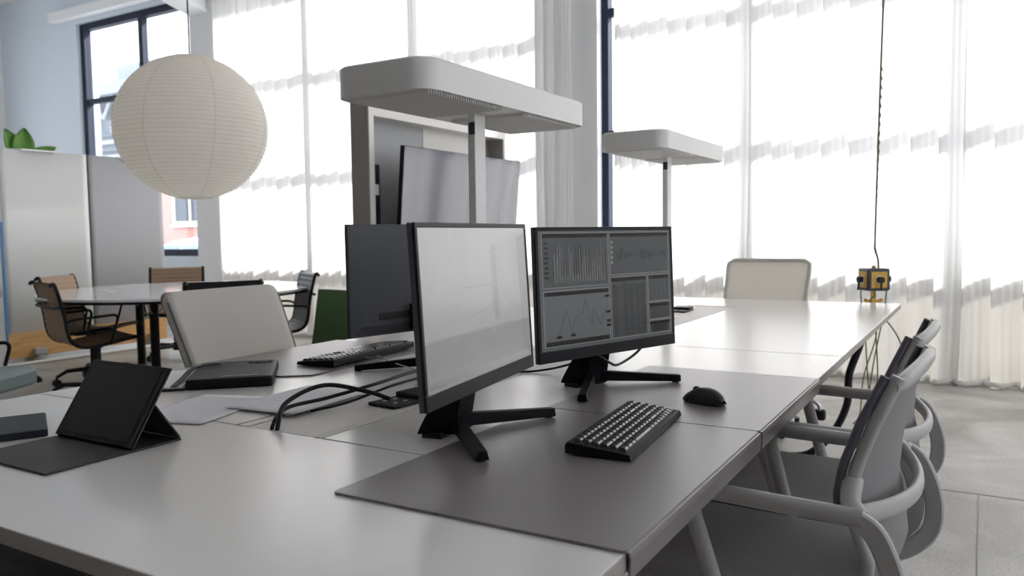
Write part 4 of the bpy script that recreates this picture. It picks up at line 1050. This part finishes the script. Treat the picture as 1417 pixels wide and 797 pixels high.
# cables
def cable(name, label, pts, r_, mat=CABLE, n=8, group=None):
    return tag(MB().tube(spline(pts, n), r_, 8).build(name, mat), label, 'cable', group)
z = TZ
cable('cable', 'thick black cable rising from the trough over the papers to the socket module', [(-1.262, 1.158, z - .05), (-1.262, 1.166, z + .008), (-1.285, 1.215, z + .045), (-1.285, 1.33, z + .062), (-1.235, 1.42, z + .035), (-1.205, 1.46, z + .014)], .0052)
cable('cable', 'black cable running from the trough towards the turned-away monitor, lower of the pair', [(-1.276, 1.158, z - .05), (-1.276, 1.166, z + .008), (-1.300, 1.23, z + .028), (-1.290, 1.34, z + .030), (-1.26, 1.47, z + .042), (-1.29, 1.66, z + .040), (-1.32, 1.85, z + .030), (-1.36, 1.935, z + .06), (-1.45, 1.99, z + .14)], .0046)
cable('cable', 'thin black cable looping beside the thick one behind the nearest monitor', [(-1.30, 1.30, z + .007), (-1.28, 1.40, z + .010), (-1.25, 1.53, z + .030), (-1.25, 1.70, z + .028), (-1.20, 1.88, z + .012), (-1.10, 2.0, z + .005), (-.98, 2.02, z + .04), (-.885, 1.93, z + .115)], .0034)
cable('keyboard_cable', 'thin grey cable from the full-size keyboard over the monitor foot', [(-1.70, 1.93, PZ + .010), (-1.66, 1.94, z + .012), (-1.60, 1.885, z + .030), (-1.55, 1.845, z + .036), (-1.50, 1.85, z + .020), (-1.42, 1.86, z + .004), (-1.33, 1.84, z + .004)], .0019, GREYPLL)
cable('monitor_cable', 'black cable hanging in a loop under the chart monitor', [(-.868, 1.80, z + .165), (-.850, 1.815, z + .110), (-.835, 1.835, z + .090), (-.825, 1.880, z + .067), (-.820, 1.915, z + .055), (-.815, 1.975, z + .060), (-.805, 2.030, z + .077), (-.80, 2.055, z + .10), (-.795, 2.06, z + .165)], .0036)
cable('monitor_cable', 'pale thin cable from the back of the turned-away monitor', [(-1.445, 1.90, z + .175), (-1.42, 1.88, z + .155), (-1.36, 1.82, z + .09), (-1.30, 1.74, z + .02), (-1.28, 1.66, z + .006)], .0022, GREYPLL)

# ================================================================== HANGING SOCKET CUBE
cx_, cy_, cz_ = -.532, 4.90, .853
cu = thing('socket_cube', 'yellow and dark socket cube hanging on a cord past the desk end', 'power socket', (cx_, cy_, cz_), math.radians(33))
S = .0625
MB().box((0, 0, 0), (2 * S, 2 * S, 2 * S), None, .010).build('cube_body', CUBEK, cu)
for k in range(4):
    Rk = Matrix.Rotation(k * PI / 2, 3, 'Z')
    f_ = MB().box(Rk @ Vector((0, -S - .0006, 0)), (.090, .003, .090), Rk, .0008).build('face_plate', YEL, cu)
    a = Rk @ Vector((0, -S - .0022, 0)); b = Rk @ Vector((0, -S - .0045, 0)); c = Rk @ Vector((0, -S - .030, 0))
    MB().cyl(a, b, .024, 20).build('socket_ring', CABW, f_)
    pg = MB().cyl(b, c, .018, 16); d = Rk @ Vector((0, -S - .022, -.012)); e = Rk @ Vector((0, -S - .026, -.06)); pg.tube([d, e], .006, 8); pg.build('plug', BLACKM, f_)
MB().cyl((0, 0, S), (0, 0, S + .012), .012, 12).tube([(.012 * math.cos(t * PI / 8), 0, S + .03 + .018 * math.sin(t * PI / 8)) for t in range(16)], .002, 6, closed=True).build('hook_eye', BRASS, cu)
MB().box((0, 0, -S - .03), (.026, .016, .066), None, .002).tube(arc_pts([(-.046, 0, -S - .046), (-.046, 0, -S - .060), (.046, 0, -S - .060), (.046, 0, -S - .046)], .012, 4), .0095, 8).build('hook', YEL, cu)
MB().tube(spline([(.026, .0, S - .002), (.022, 0, S + .05), (.006, 0, S + .11), (.004, .0, S + .2), (.02, 0, 1.2), (.045, 0, 2.4), (.06, 0, ZC - cz_ - .002)], 10), .0062, 6).tube([(0, 0, S + .048), (.004, 0, S + .12)], .0012, 5).build('suspension_cord', CORD, cu)
q = MB()
for k in range(20): 
    zz = S + .14 + k * .05; q.tube([(.012 + .00145 * k * 1.2 - .010, .005, zz), (.006 + .0009 * k, -.005, zz + .02)], .0028, 5)
q.build('cord_winding', CORD, cu)
def dropcord(pts, label):
    Mi = Matrix.Rotation(-math.radians(33), 4, 'Z') @ Matrix.Translation((-cx_, -cy_, -cz_))
    return MB().tube([Mi @ Vector(p) for p in spline(pts, 8)], .0036, 8).build('power_cord', CORD, cu)
dropcord([(cx_ - .060, cy_ - .045, cz_ - .055), (cx_ - .058, cy_ - .05, cz_ - .11), (cx_ - .045, cy_ - .02, cz_ - .20), (cx_ - .02, cy_ - .02, .30), (cx_ + .0, cy_ + .02, .05), (cx_ + .02, cy_ + .1, .006)], 'olive cord falling from the left side of the socket cube')
dropcord([(cx_ + .012, cy_ - .088, cz_ - .06), (cx_ + .015, cy_ - .08, cz_ - .09), (cx_ - .01, cy_ - .05, cz_ - .125), (cx_ + .02, cy_ - .01, .55), (cx_ - .04, cy_ - .03, .30), (cx_ - .06, cy_ - .0, .08), (cx_ - .1, cy_ + .05, .006)], 'olive cord crossing behind the hook of the socket cube')
dropcord([(cx_ + .066, cy_ + .01, cz_ - .058), (cx_ + .062, cy_, cz_ - .12), (cx_ + .05, cy_ + .0, cz_ - .22), (cx_ + .01, cy_ - .0, .40), (cx_ - .03, cy_ + .03, .1), (cx_ - .05, cy_ + .1, .006)], 'olive cord falling from the right side of the socket cube')
cable('cable', 'dark cord hanging straight under the far desk end', [(-.50, 4.55, TZ - TT - .001), (-.485, 4.56, .64), (-.47, 4.58, .35), (-.48, 4.6, .10), (-.50, 4.66, .006)], .0036, CORD)
cable('cable', 'dark cord bowed outwards under the far desk end', [(-.502, 4.50, TZ - TT - .001), (-.45, 4.50, .69), (-.36, 4.52, .55), (-.32, 4.54, .30), (-.33, 4.56, .06), (-.36, 4.6, .006)], .0036, CORD)
# black cable spine from the desk to the floor
sp_ = thing('cable_spine', 'black jointed cable spine curving from the far desk to the floor', 'cable', (-.488, 4.05, 0))
path = spline([(.0, .0, TZ - TT - .001), (-.005, 0, .60), (-.05, .0, .45), (-.06, 0, .30), (-.12, -.0, .16), (-.22, -.02, .05), (-.34, -.04, .022)], 8)
MB().tube(path, .012, 8).build('spine_core', CABLE, sp_)
for k in range(1, len(path) - 1):
    t = (path[k + 1] - path[k - 1]).normalized()
    MB().tube([path[k] - t * .011, path[k] + t * .011], (.026, .018), 8).build('spine_link', CABLE, sp_)
# small clamp lever under the desk edge
cl = thing('edge_clamp', 'small metal lever with black knob below the right desk edge', 'clamp', (-.475, 2.72, 0))
MB().tube(arc_pts([(-.06, 0, TZ - TT - .002), (-.055, 0, .60), (.02, .02, .565), (.022, .02, .545)], .02, 4), (.008, .006), 8).build('lever', ALU, cl)
MB().b2((-.016, .004, .512), (.040, .036, .545), .006).build('knob', BLACKM, cl)
# floor joints
for i, (a, b) in enumerate((((.0, -4.4, 0), (.005, 3.88, .0012)), ((-12.9, 3.875, 0), (4.4, 3.885, .0012)))):
    MB().b2(a, b).build('floor_joint', M('joint_dark', (.33, .32, .31), .8), bpy.data.objects['floor'])
